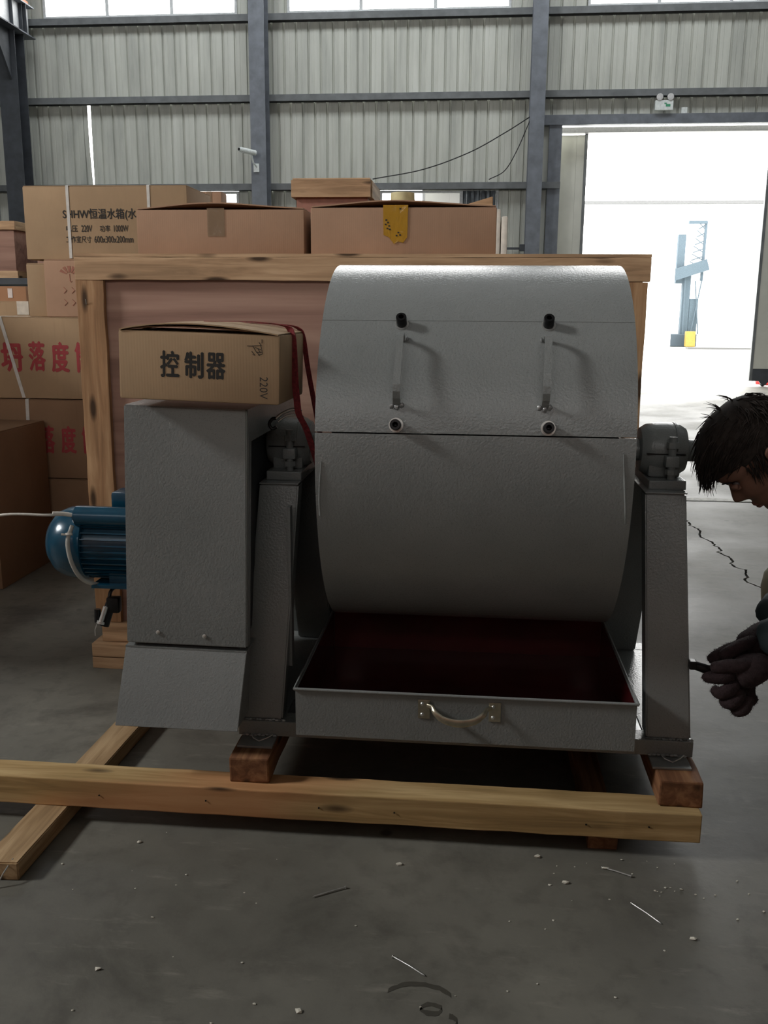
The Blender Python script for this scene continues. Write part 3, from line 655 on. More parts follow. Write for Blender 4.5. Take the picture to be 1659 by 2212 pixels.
# shaft and hub
for s in (-1, 1):
    AZ = .938
    part('hub_flange', MB().cyl((s*HW, CYc, AZ), (s*(HW+.014), CYc, AZ), .06, 32), PAINT, M_, 30)
    part('shaft', MB().cyl((s*HW, CYc, AZ), (s*.62, CYc, AZ), .030, 24), PAINT, M_, 30)
    cx = s*.51
    pb = part('pillow_block', MB().lathe([(.036, -.062), (.058, -.060), (.068, -.045), (.0715, -.028), (.073, -.010), (.073, .010), (.0715, .028), (.068, .045), (.058, .060), (.036, .062)], (cx, CYc, AZ+.002), (1, 0, 0), 40)
        .box(cx-.042, cx+.042, CYc-.06, CYc+.06, .872, .93, .008), PAINT, M_, 35)
    part('housing_split', MB().box(cx-.05, cx+.05, CYc-.0745, CYc+.0745, AZ-.003, AZ+.0, 0), BLACK, pb)
    m = MB().box(cx-.048, cx+.048, CYc-.115, CYc+.115, .850, .873, .003)
    for v in m.b.verts: v.co += noise.noise_vector(v.co*40)*.003
    part('foot_casting', m, PAINT, pb)
    for yy in (-1, 1):
        y_ = CYc+yy*.088
        part('cap_bolt', MB().cyl((cx+.012, y_, .873), (cx+.012, y_, .985), .010, 16).lathe([(.0, 0), (.016, 0), (.016, .014), (.0, .014)], (cx+.012, y_, .885), (0, 0, 1), 6).lathe([(.0, 0), (.016, 0), (.016, .016), (.0, .016)], (cx+.012, y_, .955), (0, 0, 1), 6), PAINT, pb, 30)
        part('bolt_boss', MB().box(cx-.006, cx+.03, y_-.014, y_+.03 if yy < 0 else y_+.014, .905, .935, .006), PAINT, pb, 30)
    part('cap_ridge', MB().tube([(cx+.030, CYc-.074*cos(radians(a)), AZ+.073*sin(radians(a))) for a in range(5, 176, 10)], .0035, 6), PAINT, pb, 60)
# legs: box sections leaning out from the bearing shelf to the base frame
def leg(b0, b1, t0, t1, yb, yt, d, zb=.238, zt=.846):
    part('leg', MB().hexa([(b0, yb, zb), (b1, yb, zb), (b1, yb+d, zb), (b0, yb+d, zb), (t0, yt, zt), (t1, yt, zt), (t1, yt+d, zt), (t0, yt+d, zt)], .004), PAINT, M_, 35)
for s in (-1, 1):
    if s < 0: B, T = (-.597, -.484), (-.568, -.462)
    else: B, T = (.461, .573), (.447, .551)
    leg(*B, *T, 2.25, 2.405, .06); q = .035*s; leg(B[0]-q, B[1]-q, T[0], T[1], 2.89, 2.665, .055)
    c = (T[0]+T[1])/2
    part('bearing_shelf', MB().box(c-.053, c+.053, 2.40, 2.73, .8462, .8498, .001), PAINT, M_)
part('rear_panel', MB().hexa([(-.63, 2.95, .238), (.53, 2.95, .238), (.53, 2.954, .238), (-.63, 2.954, .238), (-.60, 2.725, .84), (.54, 2.725, .84), (.54, 2.729, .84), (-.60, 2.729, .84)]), PAINT, M_)
part('leg_stiffener', MB().box(-.479, -.471, 2.33, 2.36, .36, .80), PAINT, M_)
# base frame
for nm, a in (('base_rail', (-.600, .578, 2.24, 2.30, .1962, .2375)), ('base_rail', (-.600, .578, 2.90, 2.965, .1962, .2375)), ('base_rail', (-.600, -.48, 2.301, 2.899, .1962, .2375)), ('base_rail', (.459, .578, 2.301, 2.899, .1962, .2375))):
    part(nm, MB().box(*a, .002), PAINT, M_)
BASEP = plain('bare_base_sheet', (.25, .26, .265), .22, .6, .15, 40)
part('base_sheet', MB().box(-.479, .458, 2.302, 2.898, .232, .2355), BASEP, M_)
part('drawer_guide', MB().box(.425, .432, 2.30, 2.86, .2357, .252).box(-.447, -.440, 2.30, 2.86, .2357, .252), PAINT, M_)
for s, (a, c) in ((-1, (-.590, -.497)), (1, (.468, .563))):
    fp = part('foot_plate', MB().box(a, c, 2.178, 2.30, .1900, .1960, .001), plain('grey_plate', (.30, .32, .32), .35, .5), M_)
    w = MB()
    for k in range(9): w.blob((a+.004+(c-a-.01)*k/8, 2.2385, .1975+.003*random.random()), (.0065, .005, .004), 2, .2)
    part('weld_bead', w, plain('painted_weld', (1, 1, 1)), fp, 50)
    xm = (a+c)/2+.008
    part('bent_nail', MB().tube([(xm-.028, 2.228, .207), (xm-.020, 2.215, .201), (xm-.002, 2.205, .1975), (xm+.018, 2.215, .203), (xm+.030, 2.228, .206)], .0016, 6), CHROME, fp)
w = MB()
for k in range(26):
    u = k/25; w.blob((-.585-.020*u+.004*random.random(), 2.236-.015*(1-u), .445-.20*u), (.0022, .003, .007), 1, .35)
for k in range(10): w.blob((-.598+.006*random.random(), 2.245, .33-.009*k), (.004, .004, .005), 1, .35)
for k in range(14): w.blob((-.596+.115*k/13, 2.247, .2395), (.006, .004, .003), 1, .35)
for k in range(14): w.blob((.462+.112*k/13, 2.247, .2395), (.006, .004, .003), 1, .35)
part('weld_bead', w, plain('painted_weld', (1, 1, 1)), M_, 50)
# drawer
DR = part('drawer', MB().box(-.430, .4165, 2.160, 2.164, .243, .366).box(-.430, -.427, 2.164, 2.80, .243, .366).box(.4135, .4165, 2.164, 2.80, .243, .366).box(-.427, .4135, 2.797, 2.80, .243, .366), PAINT, M_)
part('drawer_lining', MB().box(-.4265, .413, 2.1645, 2.7965, .2440, .2455).box(-.4268, -.4262, 2.165, 2.7965, .2455, .364).box(.4127, .4133, 2.165, 2.7965, .2455, .364).box(-.426, .4125, 2.7960, 2.7967, .2455, .364), REDIN, DR)
part('rolled_rim', MB().tube([(-.433, 2.158, .368), (.4195, 2.158, .368)], .0042, 10).tube([(-.433, 2.158, .368), (-.4305, 2.80, .368)], .0030, 10).tube([(.4195, 2.158, .368), (.4165, 2.80, .368)], .0030, 10), PAINT, DR, 60)
hx0, hx1, hz = -.104, .072, .331
pts = [(hx0+.008, 2.1555, hz+.010), (hx0+.020, 2.148, hz+.009), (hx0+.028, 2.136, hz+.001), (hx0+.045, 2.128, hz-.011), (hx0+.065, 2.1245, hz-.017), (-.016, 2.1235, hz-.0195), (hx1-.065, 2.1245, hz-.017), (hx1-.045, 2.128, hz-.011), (hx1-.028, 2.136, hz+.001), (hx1-.020, 2.148, hz+.009), (hx1-.008, 2.1555, hz+.010)]
sm = smooth_catmull(pts, 5)
g = MB(); b = g.b; rings = []
for i, p in enumerate(sm):
    u = i/(len(sm)-1); tt = (sm[min(i+1, len(sm)-1)]-sm[max(i-1, 0)]).normalized(); hgt = .0055+.0045*sin(pi*u)**2
    nrm = Vector((0, -1, 0)); nrm = (nrm-tt*nrm.dot(tt)).normalized(); ww = tt.cross(nrm)
    rings.append([b.verts.new(p+ww*hgt*cos(2*pi*k/10)+nrm*.0028*sin(2*pi*k/10)) for k in range(10)])
for A, B in zip(rings, rings[1:]):
    for k in range(10): b.faces.new((A[k], B[k], B[(k+1) % 10], A[(k+1) % 10]))
b.faces.new(rings[0]); b.faces.new(rings[-1])
part('pull_handle', g, NICKEL, DR, 60)
for cx in (hx0+.000, hx1-.000):
    part('handle_plate', MB().box(cx-.015, cx+.015, 2.1572, 2.1598, hz-.026, hz+.024, .0012), NICKEL, DR)
    for dz in (-.015, .013):
        part('screw', MB().lathe([(0, .0032), (.003, .003), (.0052, .0008), (.0052, 0)], (cx-.004, 2.1572, hz+dz), (0, -1, 0), 14), CHROME, DR, 40)
# belt guard and skirt
GT = (-.852, -.546, 2.192); GB = (-.879, -.562, 2.200)
gd = part('belt_guard', MB().hexa([(GB[0], GB[2], .458), (GB[1], GB[2], .455), (GB[1], GB[2]+.012, .455), (GB[0], GB[2]+.012, .458), (GT[0], GT[2], 1.074), (GT[1], GT[2], 1.066), (GT[1], GT[2]+.012, 1.066), (GT[0], GT[2]+.012, 1.074)], .003)
    .hexa([(GT[0], GT[2]+.012, 1.064), (GT[1], GT[2]+.012, 1.056), (GT[1]+.002, 2.80, 1.056), (GT[0], 2.80, 1.064), (GT[0], GT[2]+.012, 1.074), (GT[1], GT[2]+.012, 1.066), (GT[1]+.002, 2.80, 1.066), (GT[0], 2.80, 1.074)])
    .hexa([(GB[0], 2.212, .458), (GB[0]+.01, 2.212, .458), (GB[0]+.01, 2.80, .458), (GB[0], 2.80, .458), (GT[0], 2.204, 1.064), (GT[0]+.01, 2.204, 1.064), (GT[0]+.01, 2.80, 1.064), (GT[0], 2.80, 1.064)])
    .hexa([(GT[1]-.01, 2.204, .985), (GT[1], 2.204, .985), (GT[1], 2.80, .985), (GT[1]-.01, 2.80, .985), (GT[1]-.01, 2.204, 1.056), (GT[1], 2.204, 1.056), (GT[1], 2.80, 1.056), (GT[1]-.01, 2.80, 1.056)])
    .hexa([(GB[1]-.01, 2.212, .455), (GB[1], 2.212, .455), (GB[1], 2.235, .455), (GB[1]-.01, 2.235, .455), (GT[1]-.01, 2.204, .985), (GT[1], 2.204, .985), (GT[1], 2.235, .985), (GT[1]-.01, 2.235, .985)])
    .box(-.87, -.56, 2.79, 2.80, .46, 1.06), PAINT, M_, 35)
part('guard_lining', MB().box(-.70, -.575, 2.24, 2.78, .47, .98, .01), plain('shadowed_pulley', (.03, .032, .035), .6), gd)  # dark block stands in for the shade inside the open guard
for x, z_ in ((-.794, .489), (-.672, .483)):
    part('screw', MB().lathe([(0, .003), (.0025, .0028), (.006, .0012), (.006, 0)], (x, 2.1985, z_), (0, -1, 0), 14), CHROME, gd, 40)
sk = MB().hexa([(-.893, 2.125, .2595), (-.572, 2.125, .2585), (-.572, 2.130, .2585), (-.893, 2.130, .2595), (-.884, 2.202, .445), (-.5635, 2.202, .442), (-.5635, 2.207, .442), (-.884, 2.207, .445)], .0015)
sk.hexa([(-.884, 2.202, .444), (-.5635, 2.202, .441), (-.5635, 2.78, .441), (-.884, 2.78, .444), (-.884, 2.202, .449), (-.5635, 2.202, .446), (-.5635, 2.78, .446), (-.884, 2.78, .449)])
sk.prism([(2.130, .26), (2.80, .26), (2.80, .443), (2.207, .443)], 0, -.884, -.880)
sk.prism([(2.238, .26), (2.80, .26), (2.80, .441), (2.207, .441), (2.130, .26)], 0, -.580, -.576)
part('guard_skirt', sk, PAINT, M_, 35)
# motor
MX0, MX1, MY, MZ = -1.190, -.884, 2.46, .655
mo = part('motor', MB().lathe([(0, 0), (.03, .001), (.062, .012), (.088, .034), (.100, .062), (.104, .09), (.104, .124), (.1, .126), (.0, .126)], (MX0, MY, MZ), (1, 0, 0), 40), BLUE, M_, 35)
part('motor_body', MB().cyl((-1.066, MY, MZ), (MX1, MY, MZ), .088, 36), BLUE, mo, 35)
for k in range(22):
    a = radians(-155+k*10.2); 
    d = Vector((0, -cos(a), sin(a))); s_ = Vector((0, sin(a), cos(a)))*.0017; c0 = Vector((0, MY, MZ))
    q = [c0+d*.086-s_, c0+d*.086+s_, c0+d*.100+s_, c0+d*.100-s_]
    part('cooling_fin', MB().hexa([(-1.064, p.y, p.z) for p in q]+[(MX1, p.y, p.z) for p in q]), BLUE, mo)
part('capacitor', MB().lathe([(0, 0), (.022, .0), (.028, .006), (.028, .195), (.0, .195)], (-1.082, MY-.072, MZ+.092), (1, 0, 0), 28), BLUE, mo, 40)
part('terminal_box', MB().box(-1.0, -.88, MY-.02, MY+.06, MZ+.098, MZ+.150, .010), BLUE, mo, 40)
part('motor_foot', MB().box(-1.04, -.90, MY-.09, MY+.09, MZ-.108, MZ-.098).box(-1.0, -.93, MY-.06, MY+.06, MZ-.098, MZ-.07), BLUE, mo)
part('motor_mount', MB().box(-.92, -.884, MY-.08, MY+.08, .46, MZ-.108), DARKST, mo)
part('power_cable', MB().tube(smooth_catmull([(-1.082, MY-.085, MZ+.098), (-1.115, MY-.10, MZ+.10), (-1.14, MY-.13, MZ+.105), (-1.25, MY-.14, MZ+.105), (-1.38, MY-.12, MZ+.07), (-1.56, MY-.1, -.02+MZ), (-1.8, MY-.1, .35), (-1.95, MY, .02)], 6), .0035, 8), WHITEC, None, 60, 'thin white power cable running from the blue motor down to the floor', cat='cable')
part('cable_sleeve', MB().tube(smooth_catmull([(-1.079, MY-.088, MZ+.097), (-1.10, MY-.098, MZ+.102), (-1.125, MY-.115, MZ+.106)], 5), .0062, 8), WHITEC, mo, 60)
part('cable', MB().tube(smooth_catmull([(-1.080, MY-.098, MZ+.07), (-1.085, MY-.122, MZ+.03), (-1.075, MY-.125, MZ-.03), (-1.055, MY-.105, MZ-.08), (-1.02, MY-.06, MZ-.108), (-.99, MY-.02, MZ-.113), (-.975, MY-.02, MZ-.12)], 6), .0062, 8), plain('grey_white_cable', (.38, .38, .35), .5), mo, 60)
part('cable_tie', MB().lathe([(.0075, -.003), (.0095, -.003), (.0095, .003), (.0075, .003), (.0075, -.003)], (-1.083, MY-.115, MZ+.05), (.1, -.4, -1), 12, closed=False).cyl((-1.092, MY-.12, MZ+.05), (-1.10, MY-.125, MZ+.052), .003, 8), WHITEC, mo)
pc = part('connector_plug', MB().tube(smooth_catmull([(-.985, MY-.03, MZ-.115), (-1.0, MY-.05, MZ-.125), (-1.005, MY-.06, MZ-.15)], 4), .005, 8).box(-1.008, -.972, MY-.075, MY-.045, MZ-.185, MZ-.14, .006), BLACK, M_, 40)
part('metal_barrel', MB().cyl((-1.008, MY-.075, MZ-.165), (-1.020, MY-.085, MZ-.205), .007, 14).cyl((-1.020, MY-.085, MZ-.205), (-1.022, MY-.087, MZ-.212), .011, 14), CHROME, pc, 40)
part('plug_shell', MB().cyl((-1.0, MY-.06, MZ-.16), (-1.018, MY-.072, MZ-.222), .014, 14).cyl((-1.035, MY-.07, MZ-.175), (-1.036, MY-.072, MZ-.212), .009, 12), BLACK, pc, 40)
part('wire_end', MB().tube([(-1.035, MY-.08, MZ-.215), (-1.041, MY-.082, MZ-.232), (-1.041, MY-.082, MZ-.25)], .0012, 5), CHROME, pc)

# carton on the guard
def ctl():
    t = thing('carton', 'brown carton with bowed flaps and black characters on the machine guard', 'box', (-.65, 2.3, 1.08))
    Mx = Matrix.Translation((-.643, 2.125, 1.0905)) @ Matrix.Rotation(radians(1.6), 4, 'Y')
    w, d, h_ = .192, .30, .160
    part('carton_body', MB().box(-w, w, 0, d, 0, h_, .007, Mx), CARD1, t, 40)
    for k, (ya, yb, s, dz) in enumerate(((-.002, d*.5, 1.0, 0.0), (d*.5, d, .9, .002), (.02, d*.48, .75, -.003))):
        b = bmesh.new(); g = []
        for i in range(21):
            u = i/20; x = -w+.004+(2*w-.008)*u
            zz = h_+.002+(.0185*s*sin(pi*u**.85)**.9 if 0 < u < 1 else 0)+dz*sin(pi*u)
            g.append([b.verts.new(Mx @ Vector(q)) for q in ((x, ya, zz), (x, yb, zz+.002), (x, yb, zz-.001), (x, ya, zz-.003))])
        for A, B in zip(g, g[1:]):
            for q in range(4): b.faces.new((A[q], B[q], B[(q+1) % 4], A[(q+1) % 4]))
        b.faces.new(g[0]); b.faces.new(g[-1][::-1]); part('flap', b, CARDIN if k == 2 else CARD1, t, 40)
    T = Mx @ Matrix.Rotation(radians(.3), 4, 'Y')
    for c_, a_ in (('控', -.092), ('制', -.034), ('器', .018)): text_part('print', c_, a_, a_+.046, .054, .116, -.0006, INKB, t, .036, T)
    R = T @ Matrix.Translation((.155, 0, 0)) @ Matrix.Rotation(radians(90), 4, 'Y')
    text_part('handwriting', '220V', -.065, -.014, -.010, .009, -.0006, INKB, t, -.004, R)
    hw = MB()
    for st in (((.115, .134), (.128, .134), (.150, .137)), ((.143, .143), (.147, .137), (.149, .128)), ((.128, .135), (.136, .122), (.145, .113)), ((.134, .131), (.150, .126), (.151, .117), (.141, .114)), ((.141, .128), (.146, .119)), ((.126, .122), (.134, .113), (.128, .115)), ((.137, .120), (.151, .121)), ((.150, .150), (.150, .141))):
        hw.tube([Mx @ Vector((x, -.0006, z_)) for x, z_ in st], .0008, 4)
    part('handwriting', hw, INKB, t, kind='stuff')
    return t, Mx
ct, MXc = ctl()
# red strap thrown over the carton and down behind the bearing
REDST = plain('dark_red_webbing', (.20, .022, .028), .7, var=.45, scale=120, bmp=.4)
t = thing('webbing_strap', 'dark red webbing strap over the carton and down to the bearing', 'strap', (-.46, 2.35, .9))
S1 = [(-.66, 2.27, 1.2745), (-.55, 2.27, 1.274), (-.47, 2.27, 1.266), (-.450, 2.27, 1.252), (-.444, 2.27, 1.215), (-.441, 2.27, 1.13), (-.437, 2.268, 1.085), (-.432, 2.266, 1.05), (-.418, 2.28, 1.015), (-.410, 2.32, .965), (-.404, 2.38, .90), (-.404, 2.42, .862)]
part('webbing', MB().ribbon(smooth_catmull(S1, 6), .021, .0016, (.85, -.5, .0)), REDST, t, 50)
S2 = [(-.60, 2.40, 1.270), (-.50, 2.41, 1.266), (-.462, 2.415, 1.258), (-.448, 2.42, 1.235), (-.437, 2.42, 1.16), (-.424, 2.42, 1.085), (-.414, 2.42, 1.03), (-.410, 2.44, .985), (-.41, 2.48, .972)]
part('webbing', MB().ribbon(smooth_catmull(S2, 6), .018, .0016, (.8, -.6, 0)), REDST, t, 50)
part('buckle', MB().tube(smooth_catmull([(-.497, 2.30, 1.035), (-.480, 2.30, 1.048), (-.455, 2.30, 1.058), (-.432, 2.30, 1.054)], 4), .0042, 8).tube(smooth_catmull([(-.490, 2.29, 1.028), (-.470, 2.29, 1.042), (-.450, 2.29, 1.046), (-.430, 2.29, 1.045)], 4), .0026, 8), CHROME, t, 50)
part('buckle_hook', MB().tube(smooth_catmull([(-.497, 2.30, 1.035), (-.507, 2.30, 1.033), (-.515, 2.30, 1.020), (-.507, 2.30, 1.008), (-.496, 2.30, 1.014)], 4), .0045, 8), BLACK, t, 50)

# ------------------------------------------------------------------ small things on the floor
def nail(a, c, label):
    a = Vector((*a, .0035)); c = Vector((*c, .003)); d = (c-a).normalized()
    t = thing('nail', label, 'nail', ((a.x+c.x)/2, (a.y+c.y)/2, 0))
    part('nail_shaft', MB().tube([a, a+(c-a)*.5+Vector((.001, .001, .0)), c-d*.006, c], [.0018, .0018, .0018, .0004], 8), CHROME, t, 60)
    part('nail_head', MB().lathe([(0, 0), (.0034, 0), (.0034, .0012), (0, .0014)], a-d*.0006, -d, 12), CHROME, t, 40)
nail((-.266, 1.885), (-.334, 1.843), 'steel nail on the floor below the pine beam, nearest mid span')
nail((.398, 2.001), (.333, 2.032), 'steel nail on the floor close beside the short cross timber')
nail((.384, 1.895), (.436, 1.831), 'bright steel nail on the floor below the reddish bearer end')
nail((-.134, 1.663), (-.067, 1.615), 'steel nail lying beside the dark scuff on the floor')
dbr = MB()
for i in range(70):
    x, y_ = random.uniform(-1.0, .75), random.uniform(1.35, 2.07)
    if i < 26: x, y_ = random.uniform(.15, .75), random.uniform(1.9, 2.08)
    s = random.uniform(.0010, .0028) if i % 9 else .005
    dbr.blob((x, y_, s*.6), (s*1.5, s, s*.7), 1, .4)
part('wood_crumbs', dbr, plain('crumb', (.62, .60, .52), .8), kind='stuff', label='pale crumbs and splinters scattered on the floor before the skid', cat='crumbs')
st = MB()
for cx, cy, r_, a0, a1 in ((-.075, 1.555, .065, 20, 160), (.40, 1.53, .10, 200, 320), (-.05, 1.53, .02, 0, 360), (-.03, 1.50, .03, 300, 420)):
    pts = [(cx+r_*cos(radians(a0+(a1-a0)*k/16)), cy+r_*.6*sin(radians(a0+(a1-a0)*k/16))) for k in range(17)]
    L = [(x+random.uniform(-.002, .002), y_-.005-random.uniform(0, .004)) for x, y_ in pts]; U = [(x, y_+.003+random.uniform(0, .004)) for x, y_ in pts]
    for k in range(16):
        st.b.faces.new([st.b.verts.new((*q, .0006)) for q in (L[k], L[k+1], U[k+1], U[k])])
part('floor_stain', st, plain('oily_stain', (.06, .056, .045), .6), fl)

# ------------------------------------------------------------------ the person
def skinned(name, nodes, edges, mat, parent, root=0, sub=2, label=None, jitter=0):
    me = bpy.data.meshes.new(name); base = ORIG[parent.name] if parent else Vector()
    me.from_pydata([Vector(n[0])-base for n in nodes], edges, []); me.materials.append(mat)
    o = bpy.data.objects.new(name, me); COL.objects.link(o)
    if parent: o.parent = parent
    md = o.modifiers.new('skin', 'SKIN'); md.use_smooth_shade = True; md.branch_smoothing = .6
    sd = me.skin_vertices[0].data if me.skin_vertices else None
    for i, n in enumerate(nodes):
        r = n[1]; sd[i].radius = (r, r) if not isinstance(r, tuple) else r; sd[i].use_root = (i == root)
    s2 = o.modifiers.new('subdivision', 'SUBSURF'); s2.levels = sub; s2.render_levels = sub
    dg = bpy.context.evaluated_depsgraph_get(); dg.update()
    nm = bpy.data.meshes.new_from_object(o.evaluated_get(dg)); o.modifiers.clear(); o.data = nm
    nm.polygons.foreach_set('use_smooth', [True]*len(nm.polygons))
    if jitter:
        for v in nm.vertices: v.co += noise.noise_vector(v.co*38)*jitter
    if label: o['label'] = label
    ORIG[o.name] = base; return o
SKIN = plain('tanned_skin', (.20, .105, .075), .6, spec=.25, var=.08, scale=20, bmp=.15)
JACK = plain('dark_teal_jacket', (.025, .042, .048), .8, var=.3, scale=10)
TROU = plain('olive_trousers', (.46, .44, .33), .85, var=.15, scale=10)
GLOV = plain('fuzzy_dark_gloves', (.032, .018, .020), .95, var=.35, scale=90, bmp=.8)
SHOE = plain('black_shoe', (.02, .02, .02), .6)
PR = thing('person', 'squatting person in dark jacket and gloves bending over a tool', 'person', (1.05, 2.42, 0))
body = skinned('body', [((1.22, 2.45, .44), .09), ((1.10, 2.44, .62), .10), ((.98, 2.42, .80), .09), ((.88, 2.38, .925), .07), ((.80, 2.35, .965), .056), ((.735, 2.325, .985), .058),
  ((.99, 2.26, .82), .04), ((1.0, 2.17, .60), .032), ((.80, 2.25, .50), .026), ((.99, 2.58, .82), .04), ((1.0, 2.62, .58), .035), ((.83, 2.45, .51), .026),
  ((1.16, 2.36, .44), .05), ((.85, 2.295, .60), .035), ((1.04, 2.30, .20), .028), ((1.16, 2.54, .44), .05), ((.88, 2.60, .58), .035), ((1.08, 2.60, .20), .028)],
  [(0, 1), (1, 2), (2, 3), (3, 4), (4, 5), (2, 6), (6, 7), (7, 8), (2, 9), (9, 10), (10, 11), (0, 12), (12, 13), (13, 14), (0, 15), (15, 16), (16, 17)], SKIN, PR)
skinned('jacket', [((1.22, 2.45, .42), .165), ((1.10, 2.44, .62), .175), ((.975, 2.42, .82), .185), ((.905, 2.39, .915), .098),
  ((.97, 2.23, .86), .09), ((1.0, 2.16, .60), .068), ((.90, 2.20, .545), .062), ((.78, 2.26, .525), .054), ((.718, 2.285, .505), .050), ((.98, 2.60, .84), .09), ((1.01, 2.62, .58), .068), ((.92, 2.54, .54), .062), ((.77, 2.40, .525), .050)],
  [(0, 1), (1, 2), (2, 3), (2, 4), (4, 5), (5, 6), (6, 7), (7, 8), (2, 9), (9, 10), (10, 11), (11, 12)], JACK, PR, jitter=.006)
skinned('trousers', [((1.17, 2.45, .56), .13), ((1.24, 2.45, .43), .14), ((1.20, 2.35, .40), .115), ((.99, 2.31, .53), .100), ((.80, 2.295, .635), .092), ((.745, 2.29, .63), .085), ((.86, 2.295, .46), .078), ((.98, 2.30, .27), .070), ((1.06, 2.30, .13), .066), ((1.08, 2.30, .07), .064),
  ((1.20, 2.55, .40), .115), ((1.0, 2.58, .52), .100), ((.85, 2.60, .60), .090), ((.90, 2.60, .46), .078), ((1.01, 2.60, .27), .070), ((1.09, 2.60, .13), .066), ((1.11, 2.60, .07), .064)],
  [(0, 1), (1, 2), (2, 3), (3, 4), (4, 5), (4, 6), (6, 7), (7, 8), (8, 9), (1, 10), (10, 11), (11, 12), (12, 13), (13, 14), (14, 15), (15, 16)], TROU, PR, jitter=.004)
part('trousers_seat', MB().blob((1.215, 2.45, .45), (.135, .175, .135), 4, 0), TROU, PR, 180)
for y_, x_ in ((2.30, 1.08), (2.60, 1.11)):
    skinned('shoe', [((x_+.035, y_, .045), .048), ((x_-.03, y_, .060), .050), ((x_-.11, y_, .042), .045), ((x_-.18, y_, .032), .036)], [(0, 1), (1, 2), (2, 3)], SHOE, PR)
    part('sole', MB().hexa([(x_-.185, y_-.036, .0), (x_+.060, y_-.034, .0), (x_+.060, y_+.034, .0), (x_-.185, y_+.036, .0), (x_-.185, y_-.036, .016), (x_+.060, y_-.034, .018), (x_+.060, y_+.034, .018), (x_-.185, y_+.036, .016)], .006), SHOE, PR, 60)
# head: lofted from a face profile, local frame: u = crown direction, f = face direction
HK = 1.12; HC = Vector((.678, 2.31, .968)); fdir = Vector((-.53, -.02, -.85)).normalized(); udir = Vector((-.845, -.05, .53)); udir = (udir-fdir*udir.dot(fdir)).normalized(); sdir = udir.cross(fdir)
prof = [tuple(q*HK for q in pr_) for pr_ in [(-.125, .060, -.010, .026), (-.115, .078, -.022, .040), (-.100, .082, -.034, .048), (-.088, .076, -.044, .053), (-.076, .083, -.052, .057), (-.066, .084, -.060, .060), (-.054, .080, -.068, .064), (-.045, .086, -.074, .067), (-.034, .088, -.080, .069), (-.020, .085, -.087, .0715), (-.005, .079, -.093, .073), (.006, .078, -.097, .075), (.016, .087, -.100, .0765), (.028, .0895, -.102, .0775), (.045, .089, -.102, .0775), (.065, .082, -.098, .074), (.085, .067, -.086, .065), (.100, .047, -.066, .050), (.110, .022, -.036, .030), (.114, -.005, -.012, .006)]]
b = bmesh.new(); rings = []; N = 48
for h_, xf, xb, w_ in prof:
    row = []
    for i in range(N):
        a = 2*pi*i/N; c_, s_ = cos(a), sin(a)
        mid = (xf+xb)/2; half = (xf-xb)/2
        e = .8 if c_ > 0 else 1.0
        fx = mid+half*(abs(c_)**e)*(1 if c_ > 0 else -1); sx = w_*(abs(s_)**.9)*(1 if s_ > 0 else -1)
        if c_ > 0:
            ns = exp(-(sx/.0115)**2)                       # nose ridge growing towards its tip
            h_ /= HK; sx_ = sx; sx /= HK
            if -.052 < h_ < .012: k = max(0, min(1, (.012-h_)/.048)) if h_ > -.036 else max(0, (h_+.052)/.016); fx += ns*(.034*k)
            fx += exp(-(sx/.02)**2)*(.003 if -.084 < h_ < -.055 else 0)
            if -.004 <= h_ <= .008: fx -= exp(-((abs(sx)-.032)/.014)**2)*.010   # eye sockets
            if .012 < h_ < .03: fx += exp(-((abs(sx)-.028)/.018)**2)*.003       # brow
            h_ *= HK; sx = sx_
        row.append(b.verts.new(HC+udir*h_+fdir*fx+sdir*sx))
    rings.append(row)
for A, B in zip(rings, rings[1:]):
    for i in range(N): b.faces.new((A[i], A[(i+1) % N], B[(i+1) % N], B[i]))
b.faces.new(rings[0][::-1]); b.faces.new(rings[-1])
def smooth_mod(o, lv=1):
    m_ = o.modifiers.new('subdivision', 'SUBSURF'); m_.levels = lv; m_.render_levels = lv
hd = part('head', b, SKIN, PR, 180); smooth_mod(hd)
def hp(f_, s_, u_): return HC+(fdir*f_+sdir*s_+udir*u_)*HK
for s in (-1, 1):
    part('ear', MB().tube(smooth_catmull([hp(-.012, s*.074, -.028), hp(-.006, s*.080, -.012), hp(-.010, s*.088, .008), hp(-.022, s*.090, .012), hp(-.030, s*.086, -.004), hp(-.022, s*.077, -.022)], 4), [.005]*21, 8).tube([hp(-.012, s*.078, -.02), hp(-.018, s*.083, .0)], .008, 8), SKIN, hd, 180)
    part('eye', MB().blob(hp(.073, s*.031, .000), (.0098, .0098, .0098), 2, 0), plain('eye_dark', (.08, .065, .06), .5), hd, 180)
    part('eyelid', MB().tube([hp(.076, s*.017, .001), hp(.0815, s*.025, .003), hp(.0820, s*.034, .003), hp(.076, s*.044, .000)], .0062, 8).tube([hp(.075, s*.018, -.004), hp(.080, s*.030, -.006), hp(.075, s*.042, -.005)], .0055, 8), SKIN, hd, 180)
    bw = MB()
    for k in range(14):
        u = k/13; p = hp(.0895-.013*u*u, s*(.014+.036*u), .019+.004*sin(pi*u)); bw.tube([p, p+sdir*s*.010+udir*.002+fdir*.0005], [.0022, .0005], 4)
    part('eyebrow', bw, BLACK, hd, 180)
part('lips', MB().tube([hp(.074, -.022, -.072), hp(.0855, -.008, -.0705), hp(.0865, 0, -.071), hp(.0855, .008, -.0705), hp(.074, .022, -.072)], .0042, 8).tube([hp(.072, -.020, -.079), hp(.084, -.007, -.080), hp(.085, 0, -.080), hp(.084, .007, -.080), hp(.072, .020, -.079)], .0048, 8), plain('lips', (.22, .09, .07), .5), hd, 180)
